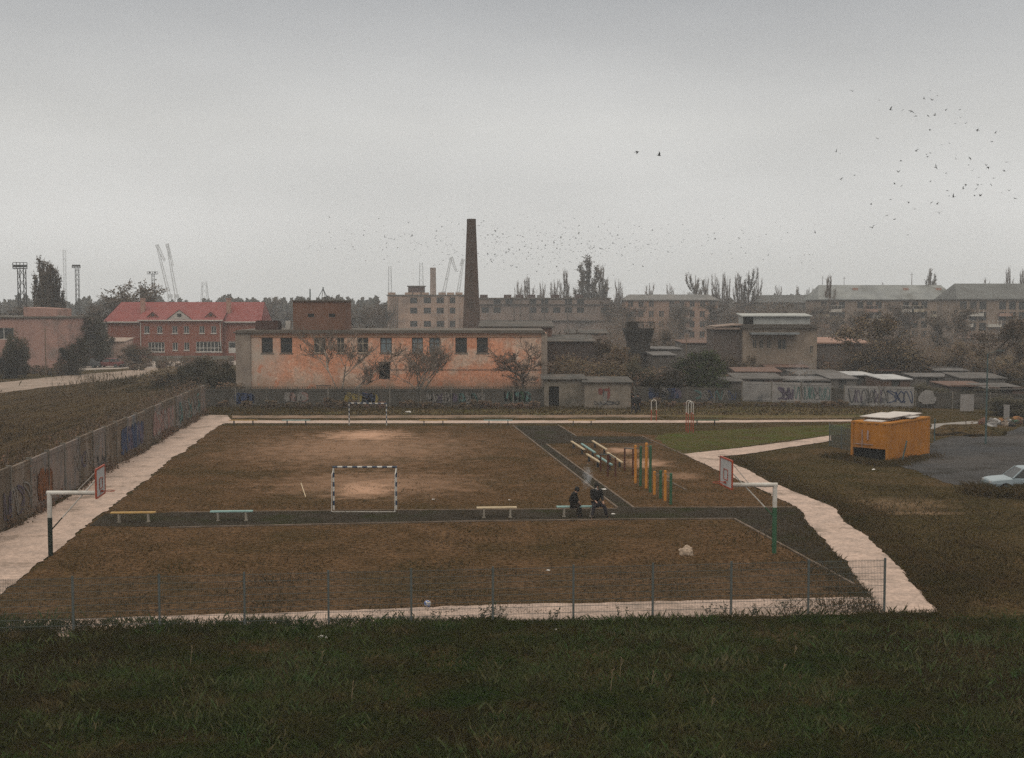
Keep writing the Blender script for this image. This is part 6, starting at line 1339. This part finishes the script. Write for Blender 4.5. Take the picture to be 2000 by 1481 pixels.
# ------------------------------------------------------------------ smoke
def smoke(name, label, loc, size, dens, shear=(0, 0), seed=0, scale=2.0, color=(.75, .78, .82)):
    bm = bmesh.new(); bmesh.ops.create_icosphere(bm, subdivisions=3, radius=1)
    for v in bm.verts:
        k = (v.co.z + 1) / 2; v.co = Vector((v.co.x * size[0] * (.35 + .65 * k) + shear[0] * k, v.co.y * size[1] * (.35 + .65 * k) + shear[1] * k, v.co.z * size[2] + size[2]))
    me = bpy.data.meshes.new(name); bm.to_mesh(me); bm.free(); o = bpy.data.objects.new(name, me); COL.objects.link(o); o.location = loc; tag(o, label, 'smoke', kind='stuff')
    m = bpy.data.materials.new(name + '_volume'); m.use_nodes = True; t_ = m.node_tree; t_.nodes.clear(); L = t_.links.new
    ou = t_.nodes.new('ShaderNodeOutputMaterial'); pv = t_.nodes.new('ShaderNodeVolumePrincipled'); pv.inputs['Color'].default_value = (*color, 1); pv.inputs['Anisotropy'].default_value = .1
    tcn = t_.nodes.new('ShaderNodeTexCoord'); nz_ = t_.nodes.new('ShaderNodeTexNoise'); nz_.inputs['Scale'].default_value = scale; nz_.inputs['Detail'].default_value = 4; nz_.inputs['Distortion'].default_value = 1.5; L(tcn.outputs['Object'], nz_.inputs[0])
    r_ = t_.nodes.new('ShaderNodeMapRange'); r_.inputs[1].default_value = .42; r_.inputs[2].default_value = .62; r_.inputs[4].default_value = dens; L(nz_.outputs[0], r_.inputs[0])
    # fade towards the border of the wisp
    g = t_.nodes.new('ShaderNodeTexCoord'); mpn = t_.nodes.new('ShaderNodeMapping'); mpn.inputs['Location'].default_value = (-.5, -.5, -.5); L(g.outputs['Generated'], mpn.inputs[0]); ln = t_.nodes.new('ShaderNodeVectorMath'); ln.operation = 'LENGTH'; L(mpn.outputs[0], ln.inputs[0])
    fr = t_.nodes.new('ShaderNodeMapRange'); fr.inputs[1].default_value = .1; fr.inputs[2].default_value = .5; fr.inputs[3].default_value = 1; fr.inputs[4].default_value = 0; L(ln.outputs[1], fr.inputs[0])
    ml = t_.nodes.new('ShaderNodeMath'); ml.operation = 'MULTIPLY'; L(r_.outputs[0], ml.inputs[0]); L(fr.outputs[0], ml.inputs[1]); L(ml.outputs[0], pv.inputs['Density']); L(pv.outputs[0], ou.inputs['Volume']); me.materials.append(m)
p = G(1136, 1009); smoke('cigarette_smoke', 'thin pale cigarette smoke rising between the two seated people', p + Vector((.05, .1, .85)), (.38, .3, .85), 2.6, (.35, 0), 1, 3.0)
p = G(1560, 760); smoke('fire_smoke', 'bluish smoke drifting over the garages right of centre', Vector((at(1562, 600, 126).x, 126, 1.2)), (2.6, 1.2, 1.5), .55, (.6, 0), 2, .8)
zt = at(930, 436, 170).z; smoke('chimney_smoke', 'faint grey smoke drifting right from the tall chimney top', Vector((at(965, 600, 170).x, 170, zt - .8)), (3.6, .8, .55), .12, (1.0, 0), 3, .7, (.35, .35, .35))

# ------------------------------------------------------------------ haze
mb = MB(); mb.box(-2450, 2450, -60, 2700, -1, 75); o = mb.build('haze', bpy.data.materials.new('haze_air')); o['kind'] = 'stuff'
m = MATS.get('x') or o.data.materials[0]; m.use_nodes = True; t_ = m.node_tree; t_.nodes.clear(); ou = t_.nodes.new('ShaderNodeOutputMaterial'); pv = t_.nodes.new('ShaderNodeVolumePrincipled')
pv.inputs['Color'].default_value = (.89, .94, .99, 1); pv.inputs['Density'].default_value = .0005; pv.inputs['Anisotropy'].default_value = .0
t_.links.new(pv.outputs[0], ou.inputs['Volume'])
for p_ in list(PP + BT + WT + LT + SH):      # shrubs prototypes never placed are dropped
    if p_.name not in USED:
        for c in KIDS[p_.name]: bpy.data.objects.remove(c)
        bpy.data.objects.remove(p_)
